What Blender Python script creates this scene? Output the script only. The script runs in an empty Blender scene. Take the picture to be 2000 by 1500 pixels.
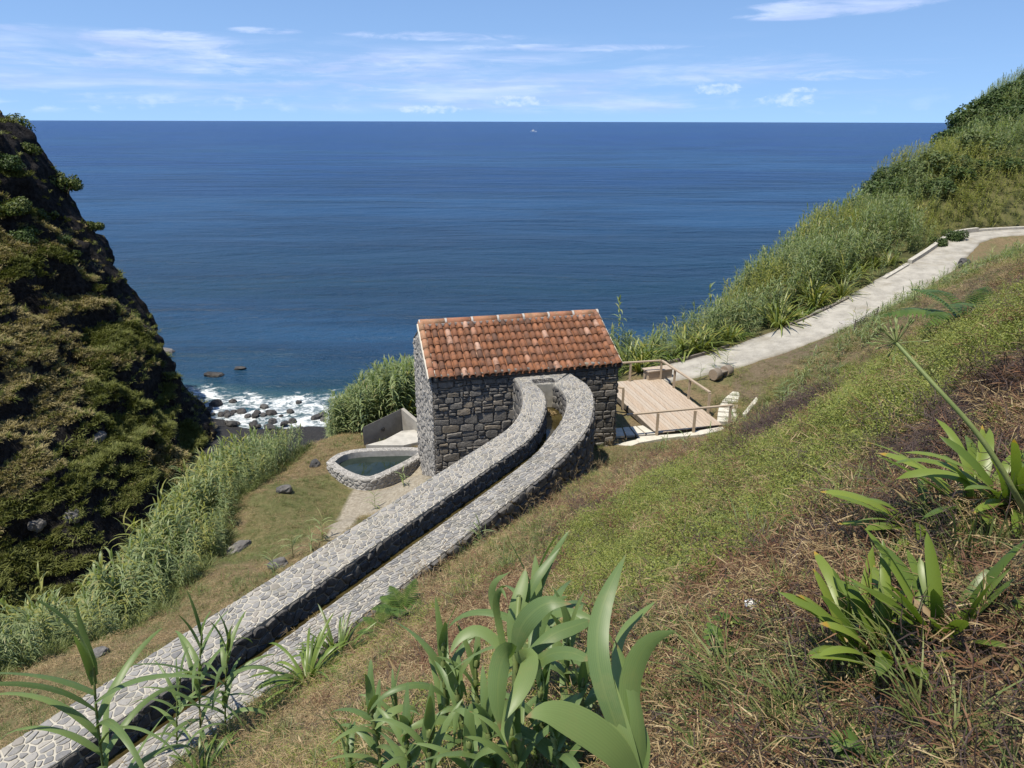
import bpy, math, random
import numpy as np

# ------------------------------------------------------------------ camera, light, exposure
S = bpy.context.scene
COL = S.collection
HC = 10.7                                   # eye height above the mill house floor
FPX = 1420.0                                # focal length in pixels of a 2000 px wide picture
PITCH = math.atan((750 - 236.5) / FPX)
cd = bpy.data.cameras.new('camera'); cam = bpy.data.objects.new('camera', cd); COL.objects.link(cam)
cd.sensor_width = 36.0; cd.lens = 36.0 * FPX / 2000.0
cd.clip_start = 0.05; cd.clip_end = 60000
cam.location = (0, 0, HC); cam.rotation_euler = (math.pi / 2 - PITCH, math.radians(-0.14), 0)
S.camera = cam

SUN = np.array([-0.80, -0.72, 2.75]); SUN = SUN / np.linalg.norm(SUN)
ELEV = math.asin(SUN[2]); AZ = math.atan2(SUN[0], SUN[1])
W = bpy.data.worlds.new('World'); S.world = W; W.use_nodes = True
SKY_STRENGTH = 0.112
ld = bpy.data.lights.new('sun', 'SUN'); ld.energy = 5.0; ld.angle = math.radians(0.5); ld.color = (1.0, 0.925, 0.79)
sun = bpy.data.objects.new('sun', ld); COL.objects.link(sun)
sun.rotation_euler = (math.pi / 2 - ELEV, 0, math.atan2(SUN[0], -SUN[1]))
S.view_settings.view_transform = 'Standard'; S.view_settings.look = 'None'
S.view_settings.gamma = 1.0; S.view_settings.use_curve_mapping = False
S.view_settings.exposure = 0.40
S.cycles.use_denoising = True
S.cycles.max_bounces = 6; S.cycles.diffuse_bounces = 3; S.cycles.glossy_bounces = 3
S.cycles.transmission_bounces = 4; S.cycles.transparent_max_bounces = 6
S.cycles.caustics_reflective = False; S.cycles.caustics_refractive = False


class NT:
    """small node helper"""
    def __init__(s, nt): s.t = nt; s.n = nt.nodes; s.l = nt.links
    def new(s, typ, **kw):
        nd = s.n.new(typ)
        for k, v in kw.items(): setattr(nd, k, v)
        return nd
    def put(s, sock, v):
        if isinstance(v, bpy.types.NodeSocket): s.l.new(v, sock)
        elif v is not None:
            if isinstance(v, (tuple, list)) and len(v) == 3 and sock.type == 'RGBA': v = (*v, 1)
            sock.default_value = v
    def math(s, op, a, b=0.0, c=None, clamp=False):
        nd = s.new('ShaderNodeMath', operation=op, use_clamp=clamp)
        s.put(nd.inputs[0], a); s.put(nd.inputs[1], b)
        if c is not None: s.put(nd.inputs[2], c)
        return nd.outputs[0]
    def mix(s, f, a, b, blend='MIX'):
        nd = s.new('ShaderNodeMix', data_type='RGBA', blend_type=blend)
        s.put(nd.inputs[0], f); s.put(nd.inputs[6], a); s.put(nd.inputs[7], b)
        return nd.outputs[2]
    def ss(s, x, a, b):
        nd = s.new('ShaderNodeMapRange', interpolation_type='SMOOTHSTEP')
        s.put(nd.inputs[0], x); nd.inputs[1].default_value = a; nd.inputs[2].default_value = b
        return nd.outputs[0]
    def coord(s, kind='Object', scale=(1, 1, 1)):
        tc = s.new('ShaderNodeTexCoord').outputs[kind]
        if tuple(scale) == (1, 1, 1): return tc
        mp = s.new('ShaderNodeMapping'); s.l.new(tc, mp.inputs[0]); mp.inputs['Scale'].default_value = scale
        return mp.outputs[0]
    def noise(s, vec, scale, detail=4, rough=0.55, dist=0.0):
        nd = s.new('ShaderNodeTexNoise'); s.put(nd.inputs['Vector'], vec)
        nd.inputs['Scale'].default_value = scale; nd.inputs['Detail'].default_value = detail
        nd.inputs['Roughness'].default_value = rough; nd.inputs['Distortion'].default_value = dist
        return nd.outputs[0]
    def vor(s, vec, scale, feature='F1'):
        nd = s.new('ShaderNodeTexVoronoi', feature=feature); s.put(nd.inputs['Vector'], vec)
        nd.inputs['Scale'].default_value = scale
        return nd.outputs[0]
    def ramp(s, f, stops):
        nd = s.new('ShaderNodeValToRGB'); s.put(nd.inputs[0], f)
        e = nd.color_ramp.elements
        while len(e) < len(stops): e.new(0.5)
        for q, (p, c) in zip(e, stops): q.position = p; q.color = (*c, 1)
        return nd.outputs[0]
    def bump(s, h, strength=0.5, dist=0.02):
        nd = s.new('ShaderNodeBump'); s.put(nd.inputs['Height'], h)
        nd.inputs['Strength'].default_value = strength; nd.inputs['Distance'].default_value = dist
        return nd.outputs[0]
    def rnd(s):
        """one random value per object / instance, plus one per loose island of a joined mesh"""
        a = s.new('ShaderNodeObjectInfo').outputs['Random']
        b = s.new('ShaderNodeNewGeometry').outputs['Random Per Island']
        return s.math('FRACT', s.math('ADD', a, b))
    def rnd2(s, r, k): return s.math('FRACT', s.math('MULTIPLY', r, k))


# ------------------------------------------------------------------ sky (world)
def build_world():
    nt = NT(W.node_tree); nt.n.clear()
    out = nt.new('ShaderNodeOutputWorld'); bg = nt.new('ShaderNodeBackground')
    nt.l.new(bg.outputs[0], out.inputs[0])
    sky = nt.new('ShaderNodeTexSky', sky_type='NISHITA')
    sky.sun_disc = False; sky.sun_elevation = ELEV; sky.sun_rotation = AZ
    sky.altitude = 0; sky.air_density = 1.0; sky.dust_density = 0.25; sky.ozone_density = 2.0
    d = nt.coord('Generated')
    sv = nt.new('ShaderNodeSeparateXYZ'); nt.l.new(d, sv.inputs[0]); cv = nt.new('ShaderNodeCombineXYZ')
    nt.l.new(sv.outputs[0], cv.inputs[0]); nt.l.new(sv.outputs[1], cv.inputs[1])
    nt.put(cv.inputs[2], nt.math('ADD', nt.math('MULTIPLY', nt.math('ABSOLUTE', sv.outputs[2]), .9), .17))   # clear maritime air: little horizon glare
    nz = nt.new('ShaderNodeVectorMath', operation='NORMALIZE'); nt.l.new(cv.outputs[0], nz.inputs[0]); nt.l.new(nz.outputs[0], sky.inputs[0])
    sp = nt.new('ShaderNodeSeparateXYZ'); nt.l.new(d, sp.inputs[0])
    x, y, z = sp.outputs
    az = nt.math('ARCTAN2', x, y); el = nt.math('ARCSINE', z)
    def vec(a, b, c=0.0):
        cb = nt.new('ShaderNodeCombineXYZ')
        nt.put(cb.inputs[0], nt.math('MULTIPLY', az, a)); nt.put(cb.inputs[1], nt.math('MULTIPLY', el, b)); cb.inputs[2].default_value = c
        return cb.outputs[0]
    def band(lo0, lo1, hi0, hi1):
        return nt.math('MULTIPLY', nt.ss(el, lo0, lo1), nt.math('SUBTRACT', 1.0, nt.ss(el, hi0, hi1)))
    def blob(a0, e0, ra, re):
        u = nt.math('DIVIDE', nt.math('SUBTRACT', az, a0), ra); v = nt.math('DIVIDE', nt.math('SUBTRACT', el, e0), re)
        r = nt.math('SQRT', nt.math('ADD', nt.math('MULTIPLY', u, u), nt.math('MULTIPLY', v, v)))
        return nt.math('SUBTRACT', 1.0, nt.ss(r, 0.35, 1.0))
    # sky colour: the physical sky, slightly deepened towards blue
    col = nt.mix(1.0, sky.outputs[0], SKY_TINT, 'MULTIPLY')
    # thin streaked stratus
    n1 = nt.noise(vec(5.0, 42.0, 3.1), 1.0, 7, 0.62, 0.5)
    n1b = nt.noise(vec(2.2, 14.0, 9.0), 1.0, 3, 0.5)
    left = nt.math('SUBTRACT', 1.0, nt.ss(az, -0.05, 0.42))
    cover = nt.math('ADD', nt.math('MULTIPLY', left, 0.16), nt.math('MULTIPLY', nt.math('SUBTRACT', n1b, 0.5), 0.5))
    st = nt.ss(nt.math('ADD', n1, cover), 0.50, 0.84)
    st = nt.math('MULTIPLY', st, band(0.004, 0.02, 0.07, 0.105))
    # named patches: the streak upper left, middle streak, the cloud top right
    pa = None
    for a0, e0, ra, re, k in ((-0.42, 0.086, 0.13, 0.015, .8), (-0.30, 0.066, 0.40, 0.020, .6), (-0.295, 0.100, 0.06, 0.006, .7), (-0.54, 0.092, 0.06, 0.006, .5), (-0.09, 0.098, 0.18, 0.008, .75), (0.08, 0.086, 0.21, 0.007, .7),
                              (0.385, 0.124, 0.14, 0.014, 1.0), (0.33, 0.116, 0.09, 0.008, 1.0), (0.44, 0.135, 0.14, 0.012, 1.0), (0.34, 0.052, 0.24, 0.010, .45), (-0.1, 0.042, 0.4, 0.012, .5)):
        b = nt.math('MULTIPLY', blob(a0, e0, ra, re), k)
        pa = b if pa is None else nt.math('MAXIMUM', pa, b)
    n2 = nt.noise(vec(13.0, 75.0, 1.0), 1.0, 8, 0.66, 0.7)
    pt = nt.ss(nt.math('ADD', nt.math('MULTIPLY', pa, 0.75), nt.math('MULTIPLY', nt.math('SUBTRACT', n2, 0.5), 1.7)), 0.16, 0.85)
    pt = nt.math('MULTIPLY', pt, nt.ss(pa, 0.0, 0.25))
    # little cumulus on the horizon
    n3 = nt.noise(vec(26.0, 60.0, 5.0), 1.0, 6, 0.55, 0.2)
    cm = nt.math('MULTIPLY', nt.ss(n3, 0.50, 0.72), band(0.006, 0.014, 0.020, 0.036))
    cm = nt.math('MULTIPLY', cm, nt.math('ADD', 0.18, nt.math('MULTIPLY', nt.math('SUBTRACT', 1.0, nt.ss(az, -0.5, -0.1)), 0.45)))
    pc = None
    for a0, e0, ra, re in ((0.008, 0.024, 0.055, 0.010), (0.338, 0.025, 0.05, 0.013), (0.355, 0.036, 0.03, 0.005), (0.255, 0.038, 0.045, 0.011), (-0.1, 0.014, 0.07, 0.008)):
        b = blob(a0, e0, ra, re); pc = b if pc is None else nt.math('MAXIMUM', pc, b)
    n4 = nt.noise(vec(70.0, 110.0, 2.0), 1.0, 6, 0.6, 0.2)
    cp = nt.math('MULTIPLY', nt.ss(nt.math('ADD', nt.math('MULTIPLY', pc, 0.30), n4), 0.62, 0.98), nt.ss(pc, 0.0, 0.6))
    shade = nt.noise(vec(7.0, 70.0, 12.0), 1.0, 5, 0.6)
    thin = nt.mix(nt.ss(shade, 0.38, 0.66), CLOUD_GREY, CLOUD_PALE)
    col = nt.mix(nt.math('MULTIPLY', st, 0.62), col, thin)
    col = nt.mix(nt.math('MULTIPLY', pt, 0.80), col, thin)
    col = nt.mix(nt.math('MAXIMUM', nt.math('MULTIPLY', cp, 0.5), nt.math('MULTIPLY', cm, 0.6)), col, CLOUD_WHITE)
    nt.l.new(col, bg.inputs[0]); bg.inputs[1].default_value = SKY_STRENGTH
SKY_TINT = (1.02, 1.12, 1.24)
CLOUD_GREY = (3.5, 4.5, 7.0); CLOUD_PALE = (5.0, 5.9, 8.0); CLOUD_WHITE = (6.2, 7.0, 8.8)
build_world()

rng = np.random.default_rng(11)
random.seed(5)

# ------------------------------------------------------------------ geometry helpers
_c, _s = math.cos(PITCH), math.sin(PITCH)
def ray(px, py):
    u = (px - 1000) / FPX; v = (py - 750) / FPX
    return np.array([u, _c - v * _s, -(_s + v * _c)])
def at(px, py, t): return np.array([0, 0, HC]) + ray(px, py) * t           # point at depth t
def atz(px, py, z):
    r = ray(px, py); return np.array([0, 0, HC]) + r * ((z - HC) / r[2])
def proj(p):
    x, y, z = p[0], p[1], p[2] - HC
    d = y * _c - z * _s
    return 1000 + FPX * x / d, 750 - FPX * (z * _c + y * _s) / d, d

def hash3(i, j, k, seed):
    h = (i * 374761393 + j * 668265263 + k * 2147483647 + seed * 1274126177) & 0xffffffff
    h = ((h ^ (h >> 13)) * 1274126177) & 0xffffffff
    h = ((h ^ (h >> 16)) * 2246822519) & 0xffffffff
    return ((h ^ (h >> 15)) & 0xffffff) / float(0xffffff)
def vnoise(p, seed=0):
    """value noise, p (N,3)"""
    p = np.asarray(p, float); i = np.floor(p).astype(np.int64); f = p - i; f = f * f * (3 - 2 * f)
    r = 0
    for a in (0, 1):
        for b in (0, 1):
            for c in (0, 1):
                w = (f[:, 0] if a else 1 - f[:, 0]) * (f[:, 1] if b else 1 - f[:, 1]) * (f[:, 2] if c else 1 - f[:, 2])
                r = r + w * hash3(i[:, 0] + a, i[:, 1] + b, i[:, 2] + c, seed)
    return r
def fbm(p, oct=4, seed=0, gain=0.5):
    p = np.asarray(p, float); a = 1.0; s = 0; tot = 0
    for o in range(oct):
        s = s + a * (vnoise(p, seed + o) * 2 - 1); tot += a; a *= gain; p = p * 2.03 + 7.3
    return s / tot
def n2(x, y, scale, oct=3, seed=0):
    x = np.atleast_1d(x); y = np.atleast_1d(y)
    return fbm(np.stack([x / scale, y / scale, np.zeros_like(x) + 0.37], 1), oct, seed)

def link(o, parent=None):
    COL.objects.link(o)
    if parent: o.parent = parent
    return o
def root_loc(o):
    v = np.zeros(3)
    while o is not None: v += np.array(o.location); o = o.parent
    return v
def tag(o, label=None, cat=None, group=None, kind=None):
    if label: o['label'] = label
    if cat: o['category'] = cat
    if group: o['group'] = group
    if kind: o['kind'] = kind
    return o
def thing(name, loc, label, cat, group=None):
    o = link(bpy.data.objects.new(name, None)); o.location = tuple(float(q) for q in loc)
    o.empty_display_size = 0.2
    return tag(o, label, cat, group)
def mk(name, V, F, mat, smooth=False):
    me = bpy.data.meshes.new(name)
    V = np.asarray(V, float); me.from_pydata([tuple(v) for v in V.tolist()], [], F)
    if mat is not None: me.materials.append(mat)
    if smooth: me.polygons.foreach_set('use_smooth', np.ones(len(me.polygons), bool))
    me.update()
    return me
def obj(name, V, F, mat, parent=None, smooth=False, loc=None, kind=None):
    """V in world coordinates; the object is placed at its parent's origin (or loc)"""
    base = root_loc(parent) if parent is not None else np.array(loc if loc is not None else (0, 0, 0), float)
    o = link(bpy.data.objects.new(name, mk(name, np.asarray(V, float) - base, F, mat, smooth)), parent)
    if parent is None: o.location = tuple(base)
    if kind: o['kind'] = kind
    return o
class MB:
    def __init__(s): s.V = []; s.F = []
    def add(s, V, F):
        n = len(s.V); s.V += [tuple(map(float, v)) for v in V]; s.F += [tuple(i + n for i in f) for f in F]
    def box(s, o, a, b, c):
        """o corner, a b c edge vectors"""
        o, a, b, c = map(lambda q: np.asarray(q, float), (o, a, b, c))
        s.add([o, o + a, o + a + b, o + b, o + c, o + a + c, o + a + b + c, o + b + c],
              [(0, 3, 2, 1), (4, 5, 6, 7), (0, 1, 5, 4), (1, 2, 6, 5), (2, 3, 7, 6), (3, 0, 4, 7)])
    def bar(s, p, q, w, h=None, up=(0, 0, 1)):
        p, q = np.asarray(p, float), np.asarray(q, float); h = h or w
        d = q - p; d /= np.linalg.norm(d); up = np.asarray(up, float)
        if abs(d @ up) > .95: up = np.array([1., 0, 0])
        r = np.cross(d, up); r /= np.linalg.norm(r); u = np.cross(r, d)
        s.box(p - r * w / 2 - u * h / 2, r * w, q - p, u * h)
    def tube(s, pts, rad, n=6, cap=True):
        pts = [np.asarray(p, float) for p in pts]; b = len(s.V); m = len(pts)
        for k, p in enumerate(pts):
            d = pts[min(k + 1, m - 1)] - pts[max(k - 1, 0)]; d /= np.linalg.norm(d) + 1e-9
            a = np.array([0, 0, 1.]) if abs(d[2]) < .9 else np.array([1., 0, 0])
            r = np.cross(d, a); r /= np.linalg.norm(r); u = np.cross(r, d)
            rr = rad[k] if hasattr(rad, '__len__') else rad
            for j in range(n):
                t = 2 * math.pi * j / n; s.V.append(tuple(p + (r * math.cos(t) + u * math.sin(t)) * rr))
        for k in range(m - 1):
            for j in range(n):
                j2 = (j + 1) % n
                s.F.append((b + k * n + j, b + k * n + j2, b + (k + 1) * n + j2, b + (k + 1) * n + j))
        if cap:
            s.F.append(tuple(b + j for j in range(n))[::-1]); s.F.append(tuple(b + (m - 1) * n + j for j in range(n)))
    def build(s, name, mat, parent=None, smooth=False, loc=None, kind=None):
        return obj(name, s.V, s.F, mat, parent, smooth, loc, kind)

def resample(P, n):
    P = np.asarray(P, float); d = np.r_[0, np.cumsum(np.linalg.norm(np.diff(P, axis=0), axis=1))]
    t = np.linspace(0, d[-1], n)
    return np.stack([np.interp(t, d, P[:, k]) for k in range(P.shape[1])], 1)
def smoothline(P, it=2):
    P = np.asarray(P, float)
    for _ in range(it):
        Q = np.empty((2 * len(P) - 2, P.shape[1])); Q[0::2] = P[:-1] * .75 + P[1:] * .25; Q[1::2] = P[:-1] * .25 + P[1:] * .75
        P = np.vstack([P[:1], Q, P[-1:]])
    return P
def seg_dist(x, y, P):
    """distance of points to a polyline, with interpolated z of the nearest point and the side"""
    x = np.asarray(x, float); y = np.asarray(y, float)
    best = np.full(x.shape, 1e9); zz = np.zeros(x.shape); side = np.zeros(x.shape)
    for a, b in zip(P[:-1], P[1:]):
        dx, dy = b[0] - a[0], b[1] - a[1]; L2 = dx * dx + dy * dy + 1e-12
        t = np.clip(((x - a[0]) * dx + (y - a[1]) * dy) / L2, 0, 1)
        ex, ey = x - a[0] - t * dx, y - a[1] - t * dy; d = np.hypot(ex, ey); m = d < best
        best[m] = d[m]
        if len(a) > 2: zz[m] = (a[2] + t * (b[2] - a[2]))[m]
        side[m] = np.sign(dx * ey - dy * ex)[m]
    return best, zz, side
def inpoly(x, y, P):
    x = np.asarray(x, float); y = np.asarray(y, float); r = np.zeros(x.shape, bool); n = len(P)
    for i in range(n):
        x1, y1 = P[i][:2]; x2, y2 = P[(i + 1) % n][:2]
        c = ((y1 > y) != (y2 > y)) & (x < (x2 - x1) * (y - y1) / (y2 - y1 + 1e-12) + x1); r ^= c
    return r
def sstep(x, a, b):
    t = np.clip((x - a) / (b - a), 0, 1); return t * t * (3 - 2 * t)

# ------------------------------------------------------------------ materials
def material(name, fn, rough=0.85, spec=0.3):
    m = bpy.data.materials.new(name); m.use_nodes = True
    nt = NT(m.node_tree); b = nt.n['Principled BSDF']
    b.inputs['Roughness'].default_value = rough; b.inputs['Specular IOR Level'].default_value = spec
    fn(nt, b)
    return m
def stone_mat(name, cols, speck=0.5, bumpk=0.6, sc=1.0, moss=None):
    def fn(nt, b):
        v = nt.coord('Object'); r = nt.rnd()
        c = nt.ramp(r, cols)
        n = nt.noise(v, 9 * sc, 6, 0.65); c = nt.mix(nt.math('MULTIPLY', nt.ss(n, .35, .7), speck), c, (.30, .28, .25))
        n3 = nt.noise(v, 30 * sc, 4, 0.7); c = nt.mix(nt.ss(n3, .55, .75), c, nt.mix(.55, c, (.02, .02, .022)))
        if moss: c = nt.mix(nt.math('MULTIPLY', nt.ss(nt.noise(v, 3.0, 4, .6), .5, .7), moss[0]), c, moss[1])
        nt.put(b.inputs['Base Color'], c)
        h = nt.math('ADD', n, nt.math('MULTIPLY', n3, .5))
        nt.put(b.inputs['Normal'], nt.bump(h, bumpk, .03))
    return material(name, fn, .9, .25)
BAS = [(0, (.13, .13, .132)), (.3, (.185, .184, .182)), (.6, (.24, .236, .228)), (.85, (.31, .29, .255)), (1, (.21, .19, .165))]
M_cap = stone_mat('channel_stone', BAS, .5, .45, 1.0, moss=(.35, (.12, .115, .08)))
M_wallstone = stone_mat('house_stone', [(0, (.08, .078, .076)), (.25, (.125, .118, .108)), (.5, (.165, .152, .135)), (.75, (.14, .13, .118)), (.9, (.21, .175, .13)), (1, (.10, .096, .092))], .3, 1.0, .8)
M_gable = stone_mat('gable_stone', [(0, (.13, .125, .12)), (.5, (.22, .21, .195)), (1, (.30, .285, .26))], .6, .9, 1.0)
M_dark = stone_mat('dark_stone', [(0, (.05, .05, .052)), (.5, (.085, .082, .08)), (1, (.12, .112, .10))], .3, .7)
M_poolstone = stone_mat('pool_stone', [(0, (.20, .195, .185)), (.5, (.27, .26, .245)), (1, (.34, .325, .30))], .4, .6)
M_boulder = stone_mat('boulder', [(0, (.06, .058, .058)), (.5, (.10, .096, .093)), (1, (.15, .142, .135))], .45, 1.0, .35)
M_shore = stone_mat('shore_rock', [(0, (.022, .022, .024)), (.6, (.04, .04, .042)), (1, (.075, .073, .072))], .2, .8, .2)

def plain(name, c0, c1, sc=4, bumpk=.3, rough=.9, dark=None, c2=None):
    def fn(nt, b):
        v = nt.coord('Object'); n = nt.noise(v, sc, 6, .62); c = nt.mix(nt.ss(n, .3, .7), c0, c1)
        n2_ = nt.noise(v, sc * 9, 4, .7)
        if c2: c = nt.mix(nt.ss(n2_, .5, .7), c, c2)
        if dark: c = nt.mix(nt.math('MULTIPLY', nt.ss(nt.noise(v, sc * .4, 5, .6), .5, .72), dark[0]), c, dark[1])
        nt.put(b.inputs['Base Color'], c); nt.put(b.inputs['Normal'], nt.bump(nt.math('ADD', n, nt.math('MULTIPLY', n2_, .6)), bumpk, .02))
    return material(name, fn, rough, .25)
M_mortar = plain('pale_mortar', (.33, .31, .26), (.45, .42, .355), 5, .5, dark=(.55, (.19, .18, .14)))
M_gmortar = plain('gable_mortar', (.33, .315, .29), (.46, .44, .41), 6, .7)
M_hmortar = plain('dark_joint', (.035, .033, .031), (.09, .083, .075), 6, .7)
M_concrete = plain('concrete', (.34, .325, .29), (.44, .42, .375), 3, .3, dark=(.5, (.20, .19, .165)))
M_parapet = plain('parapet_concrete', (.27, .25, .22), (.34, .32, .28), 3, .3, dark=(.5, (.16, .15, .13)))
M_slab = plain('pale_slab', (.44, .415, .35), (.55, .52, .44), 4, .3)
M_path = plain('sand_path', (.24, .225, .195), (.365, .345, .30), 1.6, .8, dark=(.75, (.21, .185, .14)), c2=(.36, .34, .30))
M_kerb = plain('kerb_concrete', (.33, .31, .27), (.44, .42, .37), 5, .4)
M_timber = plain('edging_timber', (.10, .085, .07), (.17, .15, .125), 5, .4)
M_metal = plain('dark_iron', (.03, .03, .032), (.06, .055, .05), 20, .2, .6)
M_white = plain('white_paper', (.75, .75, .75), (.85, .85, .84), 20, .2)
M_plastic = plain('black_plastic', (.02, .02, .02), (.035, .035, .035), 20, .2, .5)
M_hull = plain('white_hull', (.75, .76, .78), (.82, .83, .84), 1, .02, .35)
M_glass = plain('cabin_glass', (.02, .025, .03), (.03, .035, .04), 2, .0, .15)

def wood_mat(name, c0, c1, c2, axis=(1, 14, 14)):
    def fn(nt, b):
        v = nt.coord('Generated'); r = nt.rnd()
        va = nt.new('ShaderNodeVectorMath', operation='ADD'); nt.l.new(v, va.inputs[0])
        cb = nt.new('ShaderNodeCombineXYZ'); 
        for k in range(3): nt.put(cb.inputs[k], nt.math('MULTIPLY', r, 37.0 + 11 * k))
        nt.l.new(cb.outputs[0], va.inputs[1])
        mp = nt.new('ShaderNodeMapping'); nt.l.new(va.outputs[0], mp.inputs[0]); mp.inputs['Scale'].default_value = axis
        n = nt.noise(mp.outputs[0], 2.2, 6, .65, .6)
        c = nt.mix(nt.ss(n, .3, .7), c0, c1); c = nt.mix(nt.math('MULTIPLY', r, .55), c, c2)
        nt.put(b.inputs['Base Color'], c); nt.put(b.inputs['Normal'], nt.bump(n, .25, .01))
    return material(name, fn, .8, .25)
M_deck = wood_mat('deck_wood', (.30, .235, .175), (.42, .335, .255), (.40, .36, .305), (14, 1, 1))
M_rail = wood_mat('rail_wood', (.30, .235, .165), (.42, .335, .245), (.34, .28, .21), (3, 3, 3))
M_log = wood_mat('log_wood', (.12, .10, .08), (.24, .20, .155), (.18, .15, .12), (6, 6, 6))
M_logend = wood_mat('log_end', (.22, .17, .12), (.34, .265, .19), (.26, .2, .15), (5, 5, 5))

def tile_fn(nt, b):
    v = nt.coord('Object'); r = nt.rnd()
    c = nt.ramp(r, [(0, (.15, .068, .038)), (.25, (.24, .102, .050)), (.5, (.175, .078, .045)), (.7, (.28, .122, .062)), (.84, (.10, .058, .042)), (.96, (.31, .15, .09)), (1, (.42, .27, .20))])
    n = nt.noise(v, 5, 6, .65); c = nt.mix(nt.math('MULTIPLY', nt.ss(n, .45, .68), .75), c, (.065, .04, .03))
    n3 = nt.noise(v, 16, 5, .7); c = nt.mix(nt.math('MULTIPLY', nt.ss(n3, .56, .72), .7), c, (.05, .042, .034))
    c = nt.mix(nt.math('MULTIPLY', nt.ss(nt.noise(v, 11, 4, .7), .64, .76), .4), c, (.30, .22, .15))
    nt.put(b.inputs['Base Color'], c); nt.put(b.inputs['Normal'], nt.bump(n3, .4, .015))
M_tile = material('clay_tile', tile_fn, .85, .25)
def ridge_fn(nt, b):
    v = nt.coord('Object'); r = nt.rnd()
    c = nt.ramp(r, [(0, (.30, .14, .075)), (.5, (.36, .19, .11)), (1, (.28, .12, .07))])
    n = nt.noise(v, 4, 6, .65); c = nt.mix(nt.math('MULTIPLY', nt.ss(n, .42, .66), .8), c, (.17, .115, .07))
    n3 = nt.noise(v, 14, 5, .7); c = nt.mix(nt.math('MULTIPLY', nt.ss(n3, .56, .7), .7), c, (.42, .34, .25))
    nt.put(b.inputs['Base Color'], c); nt.put(b.inputs['Normal'], nt.bump(n3, .4, .015))
M_ridge = material('ridge_clay', ridge_fn, .85, .25)

def leaf_mat(name, cols, trans=.35, spec=.25, rough=.5, var=.5, tip=None, vein=0):
    """thin leaf: diffuse + translucent, colour from a per-leaf / per-plant random value"""
    def fn(nt, b):
        r = nt.rnd(); c = nt.ramp(r, cols)
        v = nt.coord('Object'); n = nt.noise(v, 3.0, 3, .5)
        c = nt.mix(nt.math('MULTIPLY', nt.ss(n, .35, .7), var), c, tuple(q * .62 for q in cols[0][1]))
        if vein:
            uv = nt.new('ShaderNodeUVMap').outputs[0]; sp = nt.new('ShaderNodeSeparateXYZ'); nt.l.new(uv, sp.inputs[0])
            w = nt.math('SINE', nt.math('MULTIPLY', sp.outputs[0], 70.0))
            c = nt.mix(nt.math('MULTIPLY', nt.math('ADD', w, 1.0), .035), c, tuple(min(1, q * 2.2) for q in cols[-1][1]))
            mid = nt.math('ABSOLUTE', nt.math('SUBTRACT', sp.outputs[0], .5))
            c = nt.mix(nt.math('MULTIPLY', nt.math('SUBTRACT', 1.0, nt.ss(mid, .02, .07)), .5), c, (.16, .22, .075))
            pn = nt.noise(nt.coord('Object'), 14.0, 5, .7); c = nt.mix(nt.math('MULTIPLY', nt.ss(pn, .5, .72), .35), c, (.21, .23, .085))
            e2 = nt.math('ADD', sp.outputs[1], nt.math('MULTIPLY', nt.math('SUBTRACT', pn, .5), .25)); c = nt.mix(nt.ss(e2, .93, 1.0), c, (.24, .17, .075))
        if tip:
            uv = nt.new('ShaderNodeUVMap').outputs[0]; sp = nt.new('ShaderNodeSeparateXYZ'); nt.l.new(uv, sp.inputs[0])
            e = nt.math('ADD', sp.outputs[1], nt.math('MULTIPLY', nt.math('SUBTRACT', r, .5), .5))
            c = nt.mix(nt.ss(e, tip[0], tip[0] + .05), c, (.42, .27, .04)); c = nt.mix(nt.ss(e, tip[0] + .05, tip[0] + .13), c, tip[1])
        nt.put(b.inputs['Base Color'], c)
        tr = nt.new('ShaderNodeBsdfTranslucent'); nt.put(tr.inputs[0], nt.mix(1.0, c, (1.15, 1.25, .55), 'MULTIPLY'))
        ms = nt.new('ShaderNodeMixShader'); ms.inputs[0].default_value = trans
        nt.l.new(b.outputs[0], ms.inputs[1]); nt.l.new(tr.outputs[0], ms.inputs[2])
        nt.l.new(ms.outputs[0], nt.n['Material Output'].inputs[0])
    return material(name, fn, rough, spec)
M_reed = leaf_mat('reed_leaf', [(0, (.15, .195, .09)), (.35, (.21, .265, .12)), (.7, (.265, .32, .145)), (.92, (.31, .34, .15)), (1, (.38, .33, .17))], .4, .3, .45, .3)
M_reedy = leaf_mat('yellow_reed', [(0, (.21, .235, .065)), (.6, (.29, .30, .085)), (1, (.36, .33, .11))], .4, .3, .45, .3)
M_hero = leaf_mat('broad_reed_leaf', [(0, (.105, .165, .058)), (.5, (.135, .20, .070)), (1, (.17, .235, .080))], .35, .35, .42, .25, vein=1)
M_aga = leaf_mat('strap_leaf', [(0, (.045, .085, .015)), (.5, (.080, .135, .022)), (1, (.125, .180, .032))], .28, .4, .38, .25, tip=(1.04, (.34, .25, .13)))
M_agap = leaf_mat('strap_leaf_green', [(0, (.07, .115, .02)), (.5, (.12, .18, .034)), (1, (.17, .23, .045))], .28, .4, .38, .25)
M_phor = leaf_mat('yellow_strap_leaf', [(0, (.08, .12, .028)), (.4, (.16, .20, .045)), (.75, (.22, .24, .06)), (1, (.34, .30, .07))], .25, .35, .4, .25)
M_bush = leaf_mat('bush_leaf', [(0, (.03, .055, .016)), (.5, (.055, .09, .024)), (1, (.09, .13, .034))], .2, .25, .55, .3)
M_bushl = leaf_mat('pale_bush_leaf', [(0, (.06, .09, .03)), (.5, (.10, .135, .045)), (1, (.15, .18, .065))], .2, .25, .55, .3)
M_cliffbush = leaf_mat('cliff_bush_leaf', [(0, (.035, .058, .014)), (.5, (.07, .095, .02)), (1, (.12, .14, .028))], .2, .25, .55, .3)
M_fern = leaf_mat('fern_leaf', [(0, (.045, .085, .018)), (.5, (.075, .125, .025)), (1, (.11, .165, .035))], .3, .3, .45, .2)
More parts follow.
